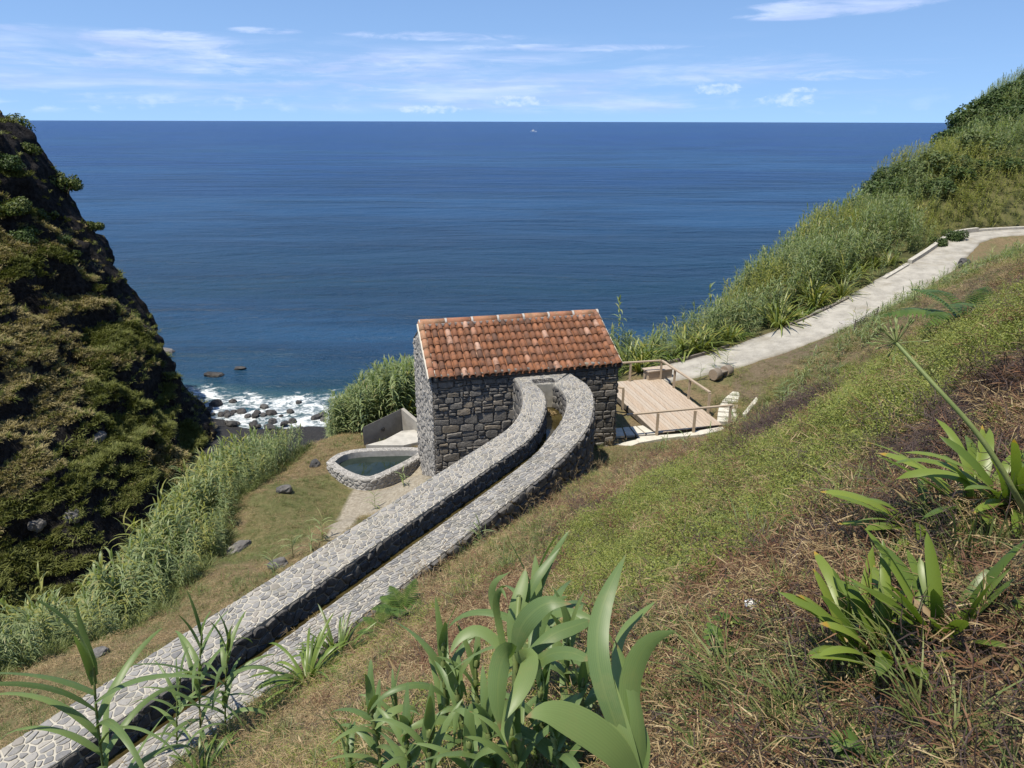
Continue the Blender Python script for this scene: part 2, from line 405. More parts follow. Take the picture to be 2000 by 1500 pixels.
M_creep = leaf_mat('creeper_leaf', [(0, (.105, .135, .03)), (.4, (.16, .19, .042)), (.8, (.22, .245, .055)), (1, (.29, .28, .075))], .25, .25, .5, .2)
M_grass = leaf_mat('grass_blade', [(0, (.08, .11, .036)), (.5, (.13, .165, .052)), (1, (.20, .21, .075))], .25, .25, .5, .2)
M_straw = leaf_mat('straw_blade', [(0, (.11, .07, .034)), (.25, (.19, .13, .062)), (.5, (.27, .20, .10)), (.8, (.33, .245, .125)), (1, (.42, .33, .19))], .15, .25, .55, .2)
M_litter = leaf_mat('red_litter', [(0, (.055, .028, .018)), (.5, (.11, .055, .030)), (1, (.20, .11, .06))], .1, .2, .6, .2)
M_twig = leaf_mat('dark_twig', [(0, (.025, .018, .017)), (.5, (.05, .034, .030)), (1, (.09, .065, .055))], .0, .2, .7, .2)
M_tan = leaf_mat('tan_grass', [(0, (.19, .16, .072)), (.5, (.28, .235, .11)), (1, (.38, .32, .165))], .2, .2, .6, .3)
M_olive = leaf_mat('olive_grass', [(0, (.075, .090, .024)), (.5, (.125, .14, .036)), (1, (.185, .195, .056))], .2, .2, .6, .3)
M_stem = plain('reed_stem', (.12, .16, .05), (.17, .20, .07), 8, .1, .5)
M_bark = plain('bark', (.06, .05, .04), (.11, .09, .07), 8, .6)

# ------------------------------------------------------------------ terrain heights
def AB(a, b): return a * .53 + b * .848, a * .848 - b * .53                # along / across the mill channel
CP = []
def cp(*pts): CP.extend(pts)
for a in (-14, -8, -3, 2, 7):
    for b, z in ((-7.4, 2.72), (-5, 4.65), (-2.5, 6.95 if a < 5 else 6.5), (0, 9.15 if a < 5 else 8.85), (3, 11.4), (8, 14.5)):
        if a < -4: z = z + .15 * min(2, (-4 - a) * .1)
        cp((*AB(a, b), z))
for a, zs in ((11, (2.3, 4.1, 5.95, 8.1, 10.5)), (15, (1.95, 3.2, 4.9, 7.0, 9.6)), (19, (1.1, 1.85, 3.75, 6.1, 8.9))):
    for b, z in zip((-7.4, -5, -2.5, 0, 3), zs): cp((*AB(a, b), z))
cp((*AB(22.5, -.9), 4.9), (*AB(22.5, -3), 2.5), (*AB(22.5, -5), .75), (*AB(8.3, -3.84), 5.75), (*AB(9.2, -2.46), 6.15))
for px, py, z in ((1160, 890, .55), (1240, 875, .32), (1400, 850, .35), (1480, 800, .6), (1530, 735, .8)): cp(tuple(atz(px, py, z)))
cp((15.9, 25.4, 5.4), (12.5, 25.6, 2.9), (19.5, 23.5, 7.4), (20, 31, 4.6), (24, 30, 6.5), (27, 38, 4.6), (34, 40, 6.3), (40, 44, 7.2), (30, 26, 9.5), (45, 36, 11))
PATH = np.array([(6.3, 29.9, .30), (7.67, 30.34, .4), (9.4, 30.95, .62), (11.23, 31.78, .9), (14.62, 33.47, 1.5), (18.11, 35.95, 2.1), (22.61, 39.85, 2.9),
                 (26.33, 43.6, 3.4), (28.6, 46.3, 3.7), (30.4, 47.6, 3.85), (33.34, 47.96, 4.0), (38, 47.8, 4.2), (45, 47, 4.6), (56, 46, 5.2)])
for p in PATH: cp(tuple(p))
# house platform, deck, grass beside the deck
cp((-1, 21.5, .0), (1, 23, .0), (3.5, 23.8, .15), (0, 26, -.3), (3.5, 27, .0), (5, 24, .2), (7.5, 24.5, .25), (5, 29, .1), (8.5, 27.5, .25), (9.6, 29, .45))
# lawn terrace left of the channel
for a, zs in ((-6, (2.2, 1.7, .9, .1)), (0, (2.1, 1.5, .8, -.5)), (3, (2.0, 1.4, .55, -1.2)), (7, (1.5, .9, .05, -1.5)), (11, (.95, .3, -.5, -1.1)), (15, (.25, -.4, -1.0, -1.7)), (18, (-.1, -.9, -1.35, -2.0))):
    for b, z in zip((-10, -11.7, -14, -16), zs): cp((*AB(a, b), z))
cp((-4.6, 18.4, 0), (-3.1, 22.3, -.5), (-7.7, 22.2, -1.3), (-6.9, 24.2, -1.75), (-8.4, 27.1, -1.95), (-5, 25, -1.75), (-3.6, 25.8, -1.6), (-5, 28.5, -1.8), (-2, 28, -1.4), (-3.2, 31, -2.2))
# ravine and sea shore
cp((-12, 32, -8), (-20, 24, -14), (-19, 33, -14.5), (-17, 42, -14.5), (-27, 5, -11), (-25, 38, -15), (-30, 22, -14),
   (-16, 54, -15), (-24, 55, -15.3), (-20, 63, -17.1), (-26, 66, -17.4), (-12, 64, -17.4), (-20, 75, -19.6), (-35, 100, -23), (0, 100, -23), (-45, 20, -10), (-60, 30, -10), (-60, 100, -20),
   (-8, 34, -4), (-6, 40, -8), (-3, 48, -13), (-8, 56, -16), (0, 60, -17.5), (3, 34, -1.6), (4, 40, -6), (6, 48, -12), (8, 60, -17.5), (10, 75, -19))
def col(px, *tz):
    for t, z in tz:
        r = ray(px, 600); u = (px - 1000) / FPX; y = t * .97; cp((u * t, y, z))
col(1330, (33, .2), (36.5, -.5), (42, -4), (50, -11), (62, -17.5))
col(1430, (36, .7), (41, .8), (47, -.8), (56, -10), (68, -17.8))
col(1520, (38, 1.2), (46, 2.1), (53, 1.2), (62, -8), (76, -18))
col(1650, (44, 2.8), (52, 4.4), (61, 4.8), (72, -3), (90, -18.5))
col(1800, (50, 4.3), (62, 8.2), (74, 10.6), (84, 9), (98, -5), (118, -19))
col(1930, (54, 6.2), (68, 11.0), (84, 15.6), (96, 15.5), (115, 2), (140, -19))
col(2050, (56, 7), (72, 12.2), (92, 18.2), (106, 19.5), (130, 8), (170, -19))
col(2350, (50, 7.5), (75, 17), (105, 28), (130, 29), (170, 8))
col(2800, (55, 14), (90, 27), (120, 32))
REEDLINE = [tuple(atz(*q)) for q in ((-330, 1420, 1.3), (-120, 1360, 1.0), (0, 1325, .6), (130, 1270, .3), (330, 1190, -.2), (400, 1100, -.6), (460, 980, -1.3), (600, 872, -1.9))]
for x, y, z in REEDLINE:
    cp((x, y, z)); cp((x - 1.7, y + 1.06, z - 1.6)); cp((x - 4.2, y + 2.6, z - 4.8)); cp((x - 7, y + 4.2, z - 7.6))
CP = np.array(CP, float)
def tps_fit(P, lam=0.02):
    n = len(P); d = np.linalg.norm(P[:, None, :2] - P[None, :, :2], axis=2)
    K = np.where(d > 0, d * d * np.log(d + 1e-12), 0) + lam * np.eye(n)
    A = np.zeros((n + 3, n + 3)); A[:n, :n] = K; A[:n, n] = 1; A[:n, n + 1:] = P[:, :2]; A[n, :n] = 1; A[n + 1:, :n] = P[:, :2].T
    return np.linalg.solve(A, np.r_[P[:, 2], 0, 0, 0])
_w = tps_fit(CP, .5)
def tps(x, y):
    out = np.empty(len(x))
    for k in range(0, len(x), 20000):
        X = np.stack([x[k:k + 20000], y[k:k + 20000]], 1)
        d2 = ((X[:, None] - CP[None, :, :2]) ** 2).sum(2)
        out[k:k + 20000] = (.5 * d2 * np.log(d2 + 1e-12)) @ _w[:len(CP)] + _w[len(CP)] + X @ _w[len(CP) + 1:]
    return out
# mill channel wall edges (x, y, z), near to far
def ab3(a, b, z): return (*AB(a, b), z)
LO = smoothline([ab3(-6, -9.72, 2.8), ab3(4, -9.72, 2.8), ab3(10, -9.72, 2.8), ab3(14.6, -9.72, 2.8), (-.14, 18.05, 2.82), (.20, 18.75, 2.92), (.36, 19.6, 3.05), (.30, 20.6, 3.1), (.10, 21.56, 3.1)], 2)
LI = smoothline([ab3(-6, -8.87, 2.8), ab3(4, -8.87, 2.8), ab3(10, -8.87, 2.8), ab3(14.4, -8.87, 2.8), (.60, 17.75, 2.82), (.88, 18.7, 2.92), (1.02, 19.6, 3.05), (.93, 20.4, 3.1), (.74, 20.95, 3.1)], 2)
RI = smoothline([ab3(-6, -8.24, 2.8), ab3(4, -8.24, 2.8), ab3(10, -8.24, 2.8), ab3(14.2, -8.24, 2.8), (.95, 17.5, 2.81), (1.38, 18.45, 2.9), (1.66, 19.6, 3.05), (1.52, 20.6, 3.1), (1.29, 21.05, 3.1)], 2)
RO = smoothline([ab3(-6, -7.57, 2.8), ab3(4, -7.57, 2.8), ab3(10, -7.57, 2.8), ab3(14.0, -7.57, 2.8), (1.66, 17.2, 2.81), (2.15, 18.3, 2.9), (2.42, 19.7, 3.05), (2.38, 20.9, 3.1), (1.88, 22.0, 3.1)], 2)
CHANNEL = np.vstack([LO, RO[::-1]])
CH_IN = np.vstack([(LO + LI) / 2, ((RO + RI) / 2)[::-1]])
POOL = smoothline([(-6.72, 24.75, 0), (-6.55, 25.35, 0), (-6.0, 25.7, 0), (-5.0, 25.8, 0), (-3.72, 25.85, 0), (-3.5, 25.7, 0), (-3.75, 25.1, 0), (-4.65, 23.9, 0), (-5.05, 23.5, 0), (-5.35, 23.5, 0), (-6.1, 24.0, 0), (-6.72, 24.75, 0)], 2)

# grid, fine near the camera
def axis(lo, hi, n, c0, sc):
    t = np.linspace(np.arcsinh((lo - c0) / sc), np.arcsinh((hi - c0) / sc), n); return c0 + sc * np.sinh(t)
GX = axis(-85, 150, 470, 0, 9.0); GY = axis(-14, 190, 500, 6, 11.0)
XX, YY = np.meshgrid(GX, GY); gx, gy = XX.ravel(), YY.ravel()
gz = tps(gx, gy)
pd, pz, pside = seg_dist(gx, gy, PATH)
w = 1 - sstep(pd, 1.0, 2.2); gz = gz * (1 - w) + (pz - .03) * w
gz -= .03 * (1 - sstep(pd, .8, 1.1))
near = np.hypot(gx, gy)
rough = sstep(pd, 1.2, 2.5)
gz += rough * (.05 * n2(gx, gy, .9, 3, 3) + .12 * n2(gx, gy, 3.2, 2, 4)) * np.where(near < 60, 1, 1.6)
gz += rough * .018 * n2(gx, gy, .22, 2, 8) * (near < 26)
gz += .9 * n2(gx, gy, 9, 3, 21) * sstep(near, 40, 60) * rough
gz = np.where(inpoly(gx, gy, CH_IN), np.minimum(gz, 1.3), gz)
gz = np.where(inpoly(gx, gy, POOL), np.minimum(gz, -2.3), gz)
DECK = [(4.1, 25.9), (4.5, 29.3), (6.6, 29.7), (8.0, 24.2), (4.9, 23.2)]
gz = np.where(inpoly(gx, gy, DECK), np.minimum(gz, .16), gz)
GZ = gz.reshape(XX.shape)
def hz(x, y):
    x = np.atleast_1d(np.asarray(x, float)); y = np.atleast_1d(np.asarray(y, float))
    i = np.clip(np.searchsorted(GX, x) - 1, 0, len(GX) - 2); j = np.clip(np.searchsorted(GY, y) - 1, 0, len(GY) - 2)
    u = (x - GX[i]) / (GX[i + 1] - GX[i]); v = (y - GY[j]) / (GY[j + 1] - GY[j])
    return (GZ[j, i] * (1 - u) + GZ[j, i + 1] * u) * (1 - v) + (GZ[j + 1, i] * (1 - u) + GZ[j + 1, i + 1] * u) * v
def h1(x, y): return float(hz(x, y)[0])
def ground(px, py, tmax=160):
    """where the line of sight through a picture point meets the ground"""
    r = ray(px, py); t = np.arange(.5, tmax, .05); P = np.array([0, 0, HC]) + t[:, None] * r
    d = P[:, 2] - hz(P[:, 0], P[:, 1]); k = np.argmax(d < 0)
    if d[k] >= 0: k = len(t) - 1
    return P[k]
def gpoly(pts): return [tuple(ground(*p)) for p in pts]

# cover masks, drawn on the ground as outlines
CREEP = gpoly([(1060, 1120), (1130, 1020), (1260, 940), (1380, 880), (1500, 800), (1640, 720), (1780, 660), (2000, 545), (2120, 560), (2000, 690), (1880, 800), (1760, 850), (1690, 950), (1580, 1010), (1480, 1110), (1350, 1150), (1260, 1170), (1120, 1160)])
DARKTWIG = [gpoly([(1840, 800), (2000, 690), (2080, 700), (2080, 900), (1960, 900), (1860, 850)]), gpoly([(1590, 1010), (1700, 940), (1880, 980), (2000, 1000), (1900, 1060), (1700, 1080), (1600, 1060)]), gpoly([(1440, 870), (1620, 760), (1640, 775), (1470, 885)])]
RED = [gpoly([(1350, 1180), (1500, 1080), (1700, 1090), (1700, 1200), (1560, 1260), (1400, 1250)]), gpoly([(1800, 1280), (2000, 1210), (2060, 1420), (1900, 1460), (1780, 1400)]), gpoly([(760, 1330), (900, 1180), (1060, 1100), (1150, 1130), (1000, 1230), (860, 1340)])]
LAWN = gpoly([(420, 1110), (480, 990), (600, 930), (720, 950), (690, 1010), (560, 1090)])
DIRT = gpoly([(1430, 740), (1500, 700), (1600, 660), (1640, 650), (1540, 725), (1480, 790), (1450, 790)])
RAMP = gpoly([(668, 1005), (705, 935), (800, 880), (835, 880), (840, 940), (760, 995), (670, 1055), (640, 1050)])
wx = gx + .5 * n2(gx, gy, 1.2, 3, 31) + .25 * n2(gx, gy, .35, 2, 35); wy = gy + .5 * n2(gx, gy, 1.2, 3, 32) + .25 * n2(gx, gy, .35, 2, 36)
m_creep = inpoly(wx, wy, CREEP).astype(float)
m_dark = sum(inpoly(wx, wy, p) for p in DARKTWIG).clip(0, 1).astype(float)
m_red = sum(inpoly(wx, wy, p) for p in RED).clip(0, 1).astype(float)
m_lawn = inpoly(wx, wy, LAWN).astype(float)
m_dirt = inpoly(wx, wy, DIRT).astype(float)
m_ramp = inpoly(gx + .12 * n2(gx, gy, .5, 3, 41), gy + .12 * n2(gx, gy, .5, 3, 42), RAMP).astype(float)
m_far = sstep(pd, .9, 1.6) * ((pside > 0) & (gx > 4) & (gy > 29))           # beyond the path
def ground_fn(nt, b):
    a1 = nt.new('ShaderNodeAttribute', attribute_name='cover_a'); a2 = nt.new('ShaderNodeAttribute', attribute_name='cover_b')
    s1 = nt.new('ShaderNodeSeparateColor'); nt.l.new(a1.outputs[0], s1.inputs[0]); s2 = nt.new('ShaderNodeSeparateColor'); nt.l.new(a2.outputs[0], s2.inputs[0])
    v = nt.coord('Object')
    n = nt.noise(v, 1.1, 6, .65); f = nt.noise(v, 9, 6, .7); g = nt.noise(v, 40, 4, .7)
    c = nt.mix(nt.ss(f, .32, .68), (.105, .080, .046), (.20, .150, .082))
    c = nt.mix(nt.math('MULTIPLY', nt.ss(n, .45, .62), .6), c, (.095, .105, .042))
    c = nt.mix(nt.math('MULTIPLY', nt.ss(g, .5, .72), .5), c, (.28, .22, .13))
    lawn = nt.mix(nt.ss(f, .35, .7), (.085, .098, .034), (.14, .135, .056)); c = nt.mix(nt.math('MULTIPLY', s2.outputs[0], .55), c, lawn)
    cr = nt.mix(nt.ss(f, .35, .65), (.055, .06, .02), (.12, .115, .035)); c = nt.mix(s1.outputs[0], c, cr)
    dk = nt.mix(nt.ss(f, .35, .65), (.028, .02, .018), (.085, .062, .048)); c = nt.mix(s1.outputs[1], c, dk)
    rd = nt.mix(nt.ss(f, .35, .65), (.05, .028, .019), (.14, .08, .047)); c = nt.mix(nt.math('MULTIPLY', s1.outputs[2], .85), c, rd)
    dt = nt.mix(nt.ss(f, .35, .7), (.105, .080, .050), (.165, .130, .085)); c = nt.mix(s2.outputs[1], c, dt)
    rp = nt.mix(nt.ss(f, .35, .7), (.22, .19, .145), (.36, .325, .26)); c = nt.mix(s2.outputs[2], c, rp)
    fa = nt.new('ShaderNodeAttribute', attribute_name='far_bank')
    c = nt.mix(fa.outputs[2], c, nt.mix(nt.ss(n, .4, .6), (.045, .05, .02), (.10, .095, .04)))
    sh = nt.new('ShaderNodeAttribute', attribute_name='shore_rock'); c = nt.mix(sh.outputs[2], c, nt.mix(nt.ss(f, .4, .65), (.018, .018, .019), (.05, .048, .047)))
    nt.put(b.inputs['Base Color'], c)
    nt.put(b.inputs['Normal'], nt.bump(nt.math('ADD', f, nt.math('MULTIPLY', g, .6)), .8, .05))
M_ground = material('soil', ground_fn, .95, .15)
def grid_faces(nx, ny):
    i = np.arange(nx - 1)[None, :] + np.arange(ny - 1)[:, None] * nx
    return np.stack([i, i + 1, i + 1 + nx, i + nx], 2).reshape(-1, 4)
def grid_mesh(name, V, nx, ny, mat, smooth=True):
    me = bpy.data.meshes.new(name); F = grid_faces(nx, ny)
    me.vertices.add(len(V)); me.vertices.foreach_set('co', np.asarray(V, np.float32).ravel())
    me.loops.add(F.size); me.loops.foreach_set('vertex_index', F.ravel().astype(np.int32))
    me.polygons.add(len(F)); me.polygons.foreach_set('loop_start', (np.arange(len(F)) * 4).astype(np.int32))
    me.update(calc_edges=True); me.validate()
    if smooth: me.polygons.foreach_set('use_smooth', np.ones(len(F), bool))
    me.materials.append(mat); return me
def colattr(me, name, r, g, b):
    a = me.attributes.new(name, 'FLOAT_COLOR', 'POINT')
    a.data.foreach_set('color', np.stack([r, g, b, np.ones_like(r)], 1).astype(np.float32).ravel())
me = grid_mesh('ground', np.stack([gx, gy, gz], 1), len(GX), len(GY), M_ground)
m_shore = sstep(gz + .8 * n2(gx, gy, 3, 2, 44), -13.2, -14.6)
colattr(me, 'cover_a', m_creep, m_dark, m_red); colattr(me, 'cover_b', m_lawn, m_dirt, m_ramp)
sa = me.attributes.new('shore_rock', 'FLOAT', 'POINT'); sa.data.foreach_set('value', m_shore.astype(np.float32))
fa = me.attributes.new('far_bank', 'FLOAT', 'POINT'); fa.data.foreach_set('value', m_far.astype(np.float32))
o = link(bpy.data.objects.new('ground', me)); tag(o, kind='structure')

# ------------------------------------------------------------------ sea
SEA = -17.5
def sea_fn(nt, b):
    v = nt.coord('Object')
    # distance from the shore decides depth colour
    sp = nt.new('ShaderNodeSeparateXYZ'); nt.l.new(v, sp.inputs[0])
    y = sp.outputs[1]
    lg = nt.math('LOGARITHM', nt.math('MAXIMUM', y, 20.0), 10.0)
    c = nt.ramp(nt.ss(lg, 1.75, 3.6), [(0, (.004, .026, .042)), (.12, (.004, .028, .058)), (.45, (.004, .032, .105)), (1, (.006, .036, .155))])
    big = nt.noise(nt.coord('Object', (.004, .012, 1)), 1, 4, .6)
    c = nt.mix(nt.math('MULTIPLY', nt.ss(big, .44, .60), .65), c, (.013, .058, .135)); sw = nt.noise(nt.coord('Object', (.015, .075, 1)), 1, 5, .65, .5); c = nt.mix(nt.math('MULTIPLY', nt.ss(sw, .44, .60), .65), c, (.0025, .020, .050))  # wind patches, swell bands and cloud shadow put into the water colour
    w1 = nt.noise(nt.coord('Object', (.22, .55, 1)), 1, 5, .62, .4); w2 = nt.noise(nt.coord('Object', (1.5, 2.6, 1)), 1, 4, .6, .3)
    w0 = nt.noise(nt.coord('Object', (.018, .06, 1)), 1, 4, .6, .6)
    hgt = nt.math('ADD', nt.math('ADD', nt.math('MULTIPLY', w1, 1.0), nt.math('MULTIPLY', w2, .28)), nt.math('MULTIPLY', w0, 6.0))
    # foam: white water along the shore, plus a few drift lines
    d = nt.new('ShaderNodeAttribute', attribute_name='shore')
    fn_ = nt.noise(nt.coord('Object', (.35, .5, 1)), 1, 8, .72, 1.2); f2 = nt.noise(nt.coord('Object', (1.6, 2.0, 1)), 1, 6, .7, .8)
    fo = nt.math('ADD', nt.math('MULTIPLY', fn_, .75), nt.math('MULTIPLY', f2, .35))
    foam = nt.ss(nt.math('ADD', fo, nt.math('MULTIPLY', d.outputs[2], .33)), .80, .97)
    c = nt.mix(nt.math('MULTIPLY', nt.ss(d.outputs[2], .1, .9), .55), c, (.030, .085, .095))
    c = nt.mix(foam, c, (.72, .75, .76)); nt.put(b.inputs['Base Color'], c)
    nt.put(b.inputs['Roughness'], nt.mix(foam, (.30, .30, .30), (.8, .8, .8)))
    b.inputs['IOR'].default_value = 1.333; b.inputs['Specular IOR Level'].default_value = .26
    nt.put(b.inputs['Normal'], nt.bump(hgt, .9, 1.1))
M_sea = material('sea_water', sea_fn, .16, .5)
sx = np.concatenate([-np.geomspace(30000, 130, 26), np.linspace(-120, 160, 90), np.geomspace(170, 30000, 26)])
sy = np.concatenate([np.linspace(-40, 40, 6), np.linspace(44, 140, 60), np.geomspace(145, 40000, 40)])
SXX, SYY = np.meshgrid(sx, sy); px_, py_ = SXX.ravel(), SYY.ravel()
SHORE = np.array([(-70, 76), (-50, 72), (-38, 72), (-31, 69.5), (-25, 68.5), (-19, 69), (-14, 66), (-6, 65), (4, 66), (14, 70), (30, 82)], float)
ds, _, sd = seg_dist(px_, py_, SHORE)
shore = np.where(sd > 0, 1 - sstep(ds, 4.0, 10.0), 1.0)
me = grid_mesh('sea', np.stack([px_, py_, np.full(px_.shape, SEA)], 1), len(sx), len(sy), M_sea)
a = me.attributes.new('shore', 'FLOAT', 'POINT'); a.data.foreach_set('value', shore.astype(np.float32))
tag(link(bpy.data.objects.new('sea', me)), kind='structure')

# ------------------------------------------------------------------ cliff across the ravine
def cliff():
    rid = [(430, 900, 65.5), (404, 830, 66), (372, 782, 66), (338, 738, 66), (305, 690, 66), (280, 640, 66), (255, 590, 65.5), (232, 540, 65), (205, 492, 65), (180, 455, 64.5), (160, 425, 64), (135, 385, 63.5),
           (108, 345, 63), (80, 300, 62.5), (55, 268, 62), (28, 240, 61.5), (-10, 208, 61), (-120, 110, 60), (-300, -40, 58), (-600, -200, 56)]
    crest = [(425, 905, 63), (380, 850, 62.5), (345, 800, 62), (310, 762, 61.5), (275, 715, 61), (240, 660, 60.5), (205, 600, 60), (175, 545, 59.5), (140, 490, 59), (120, 450, 58.5), (95, 420, 58), (60, 385, 57.5),
             (40, 350, 57), (15, 320, 56.5), (-10, 290, 56), (-40, 262, 55.5), (-80, 230, 55), (-200, 130, 54), (-380, -20, 52), (-700, -180, 50)]
    mid = [(420, 920, 62), (365, 900, 58), (320, 880, 56), (280, 850, 55), (240, 815, 54), (200, 780, 53.5), (160, 745, 53), (125, 705, 52.5), (90, 660, 52), (60, 625, 51.5), (30, 600, 51), (0, 575, 50.5),
           (-30, 550, 50), (-60, 525, 49.5), (-90, 500, 49), (-120, 475, 48.5), (-170, 440, 48), (-300, 350, 47), (-500, 220, 45), (-820, 60, 43)]
    low = [(415, 960, 60), (370, 985, 53), (320, 1005, 49), (270, 1030, 46), (220, 1050, 44), (170, 1070, 42.5), (120, 1090, 41), (70, 1110, 40), (20, 1130, 39), (-20, 1150, 38), (-60, 1170, 37.5), (-100, 1190, 37),
           (-140, 1200, 36.5), (-180, 1210, 36), (-220, 1220, 35.5), (-260, 1230, 35), (-330, 1240, 34), (-480, 1260, 33), (-700, 1300, 31), (-1100, 1300, 29)]
    n = 200
    R, C, Mi, L = [resample(smoothline([at(*p) for p in q], 1), n) for q in (rid, crest, mid, low)]
    R[:, 2] = np.maximum(R[:, 2], SEA - .5)
    back = R + np.array([-17.0, 27, 0]) * 1.0; back[:, 2] = SEA - 3
    b1 = R + np.array([-3.0, 5, -3.0]); gul = L + np.array([3.0, -3.5, -3.5])
    curves = [back, b1, R, C, Mi, L, gul]; ks = [0, .10, .2, .34, .66, .93, 1.0]
    m = 260; v = np.linspace(0, 1, m); P = np.zeros((m, n, 3))
    for i in range(m):
        k = min(max(np.searchsorted(ks, v[i], 'right') - 1, 0), len(ks) - 2); f = (v[i] - ks[k]) / (ks[k + 1] - ks[k])
        P[i] = curves[k] * (1 - f) + curves[k + 1] * f
    # normals
    du = np.gradient(P, axis=1); dv = np.gradient(P, axis=0); N = np.cross(du, dv); N /= np.linalg.norm(N, axis=2, keepdims=True) + 1e-9
    if (N * (np.array([0, 0, HC]) - P)).sum(2).mean() < 0: N = -N
    F = P.reshape(-1, 3)
    big = fbm(F / 7.5, 4, 50); ledge = fbm(F * np.array([1 / 9., 1 / 9., 1 / 3.0]) + 3, 4, 60); fine = fbm(F / 1.7, 4, 70)
    ridg = 1 - np.abs(fbm(F / 4.2 + 9, 4, 80)) * 2.2
    vv = np.repeat(v, n); edge = sstep(vv, .0, .1)
    uu = np.tile(np.linspace(0, 1, n), m)
    amp = (1.8 * big + 1.6 * ledge + .40 * fine + .9 * (ridg - .55) + .9 * sstep(fbm(F / 6. + 40, 3, 85), .0, .25) * np.abs(fbm(F / 1.6 + 2, 3, 86))) * edge * np.where((vv > .17) & (vv < .26), .55, 1)
    Q = P + N * amp.reshape(m, n, 1)
    # sheer steps: where a rock band crops out, drop the face below it
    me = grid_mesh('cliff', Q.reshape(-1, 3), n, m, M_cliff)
    du = np.gradient(Q, axis=1); dv = np.gradient(Q, axis=0); N2 = np.cross(du, dv); N2 /= np.linalg.norm(N2, axis=2, keepdims=True) + 1e-9
    if N2[..., 2].mean() < 0: N2 = -N2
    steep = 1 - np.clip(N2[..., 2].ravel(), 0, 1)
    rock = sstep(steep + .35 * fbm(F / 4.0 + 5, 4, 90) + .42 * ((vv > .14) & (vv < .33)), .36, .54)  # mostly steep rock; on the seaward facet dark rock also stands in for shade
    tan = sstep(fbm(F * np.array([1 / 6., 1 / 6., 1 / 4.]) + 20, 3, 95) * 1.3 + .5 * sstep(F[:, 2], -11, -4) - .22 - .4 * sstep(F[:, 2], 1, 8), .10, .30)
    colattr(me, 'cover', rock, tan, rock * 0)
    o = link(bpy.data.objects.new('cliff', me)); tag(o, kind='structure')
    return Q, N2, rock.reshape(m, n), tan.reshape(m, n), v
def cliff_fn(nt, b):
    a1 = nt.new('ShaderNodeAttribute', attribute_name='cover'); s1 = nt.new('ShaderNodeSeparateColor'); nt.l.new(a1.outputs[0], s1.inputs[0])
    v = nt.coord('Object'); n = nt.noise(v, .5, 6, .65); f = nt.noise(v, 2.6, 6, .7); g = nt.noise(v, 9, 4, .7)
    gr = nt.mix(nt.ss(f, .3, .7), (.055, .062, .018), (.11, .11, .034))
    tn = nt.mix(nt.ss(f, .3, .7), (.14, .115, .055), (.23, .19, .095)); c = nt.mix(s1.outputs[1], gr, tn)
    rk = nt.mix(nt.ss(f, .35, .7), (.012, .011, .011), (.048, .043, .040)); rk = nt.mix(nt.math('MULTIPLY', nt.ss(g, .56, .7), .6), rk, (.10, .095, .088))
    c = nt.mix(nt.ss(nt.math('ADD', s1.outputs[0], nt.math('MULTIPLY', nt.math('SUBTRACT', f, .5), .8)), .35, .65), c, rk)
    nt.put(b.inputs['Base Color'], c)
    nt.put(b.inputs['Normal'], nt.bump(nt.math('ADD', nt.math('MULTIPLY', f, 1.0), nt.math('MULTIPLY', g, .35)), 1.0, .5))
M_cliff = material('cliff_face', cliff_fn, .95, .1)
CQ, CN, CROCK, CTAN, CV = cliff()

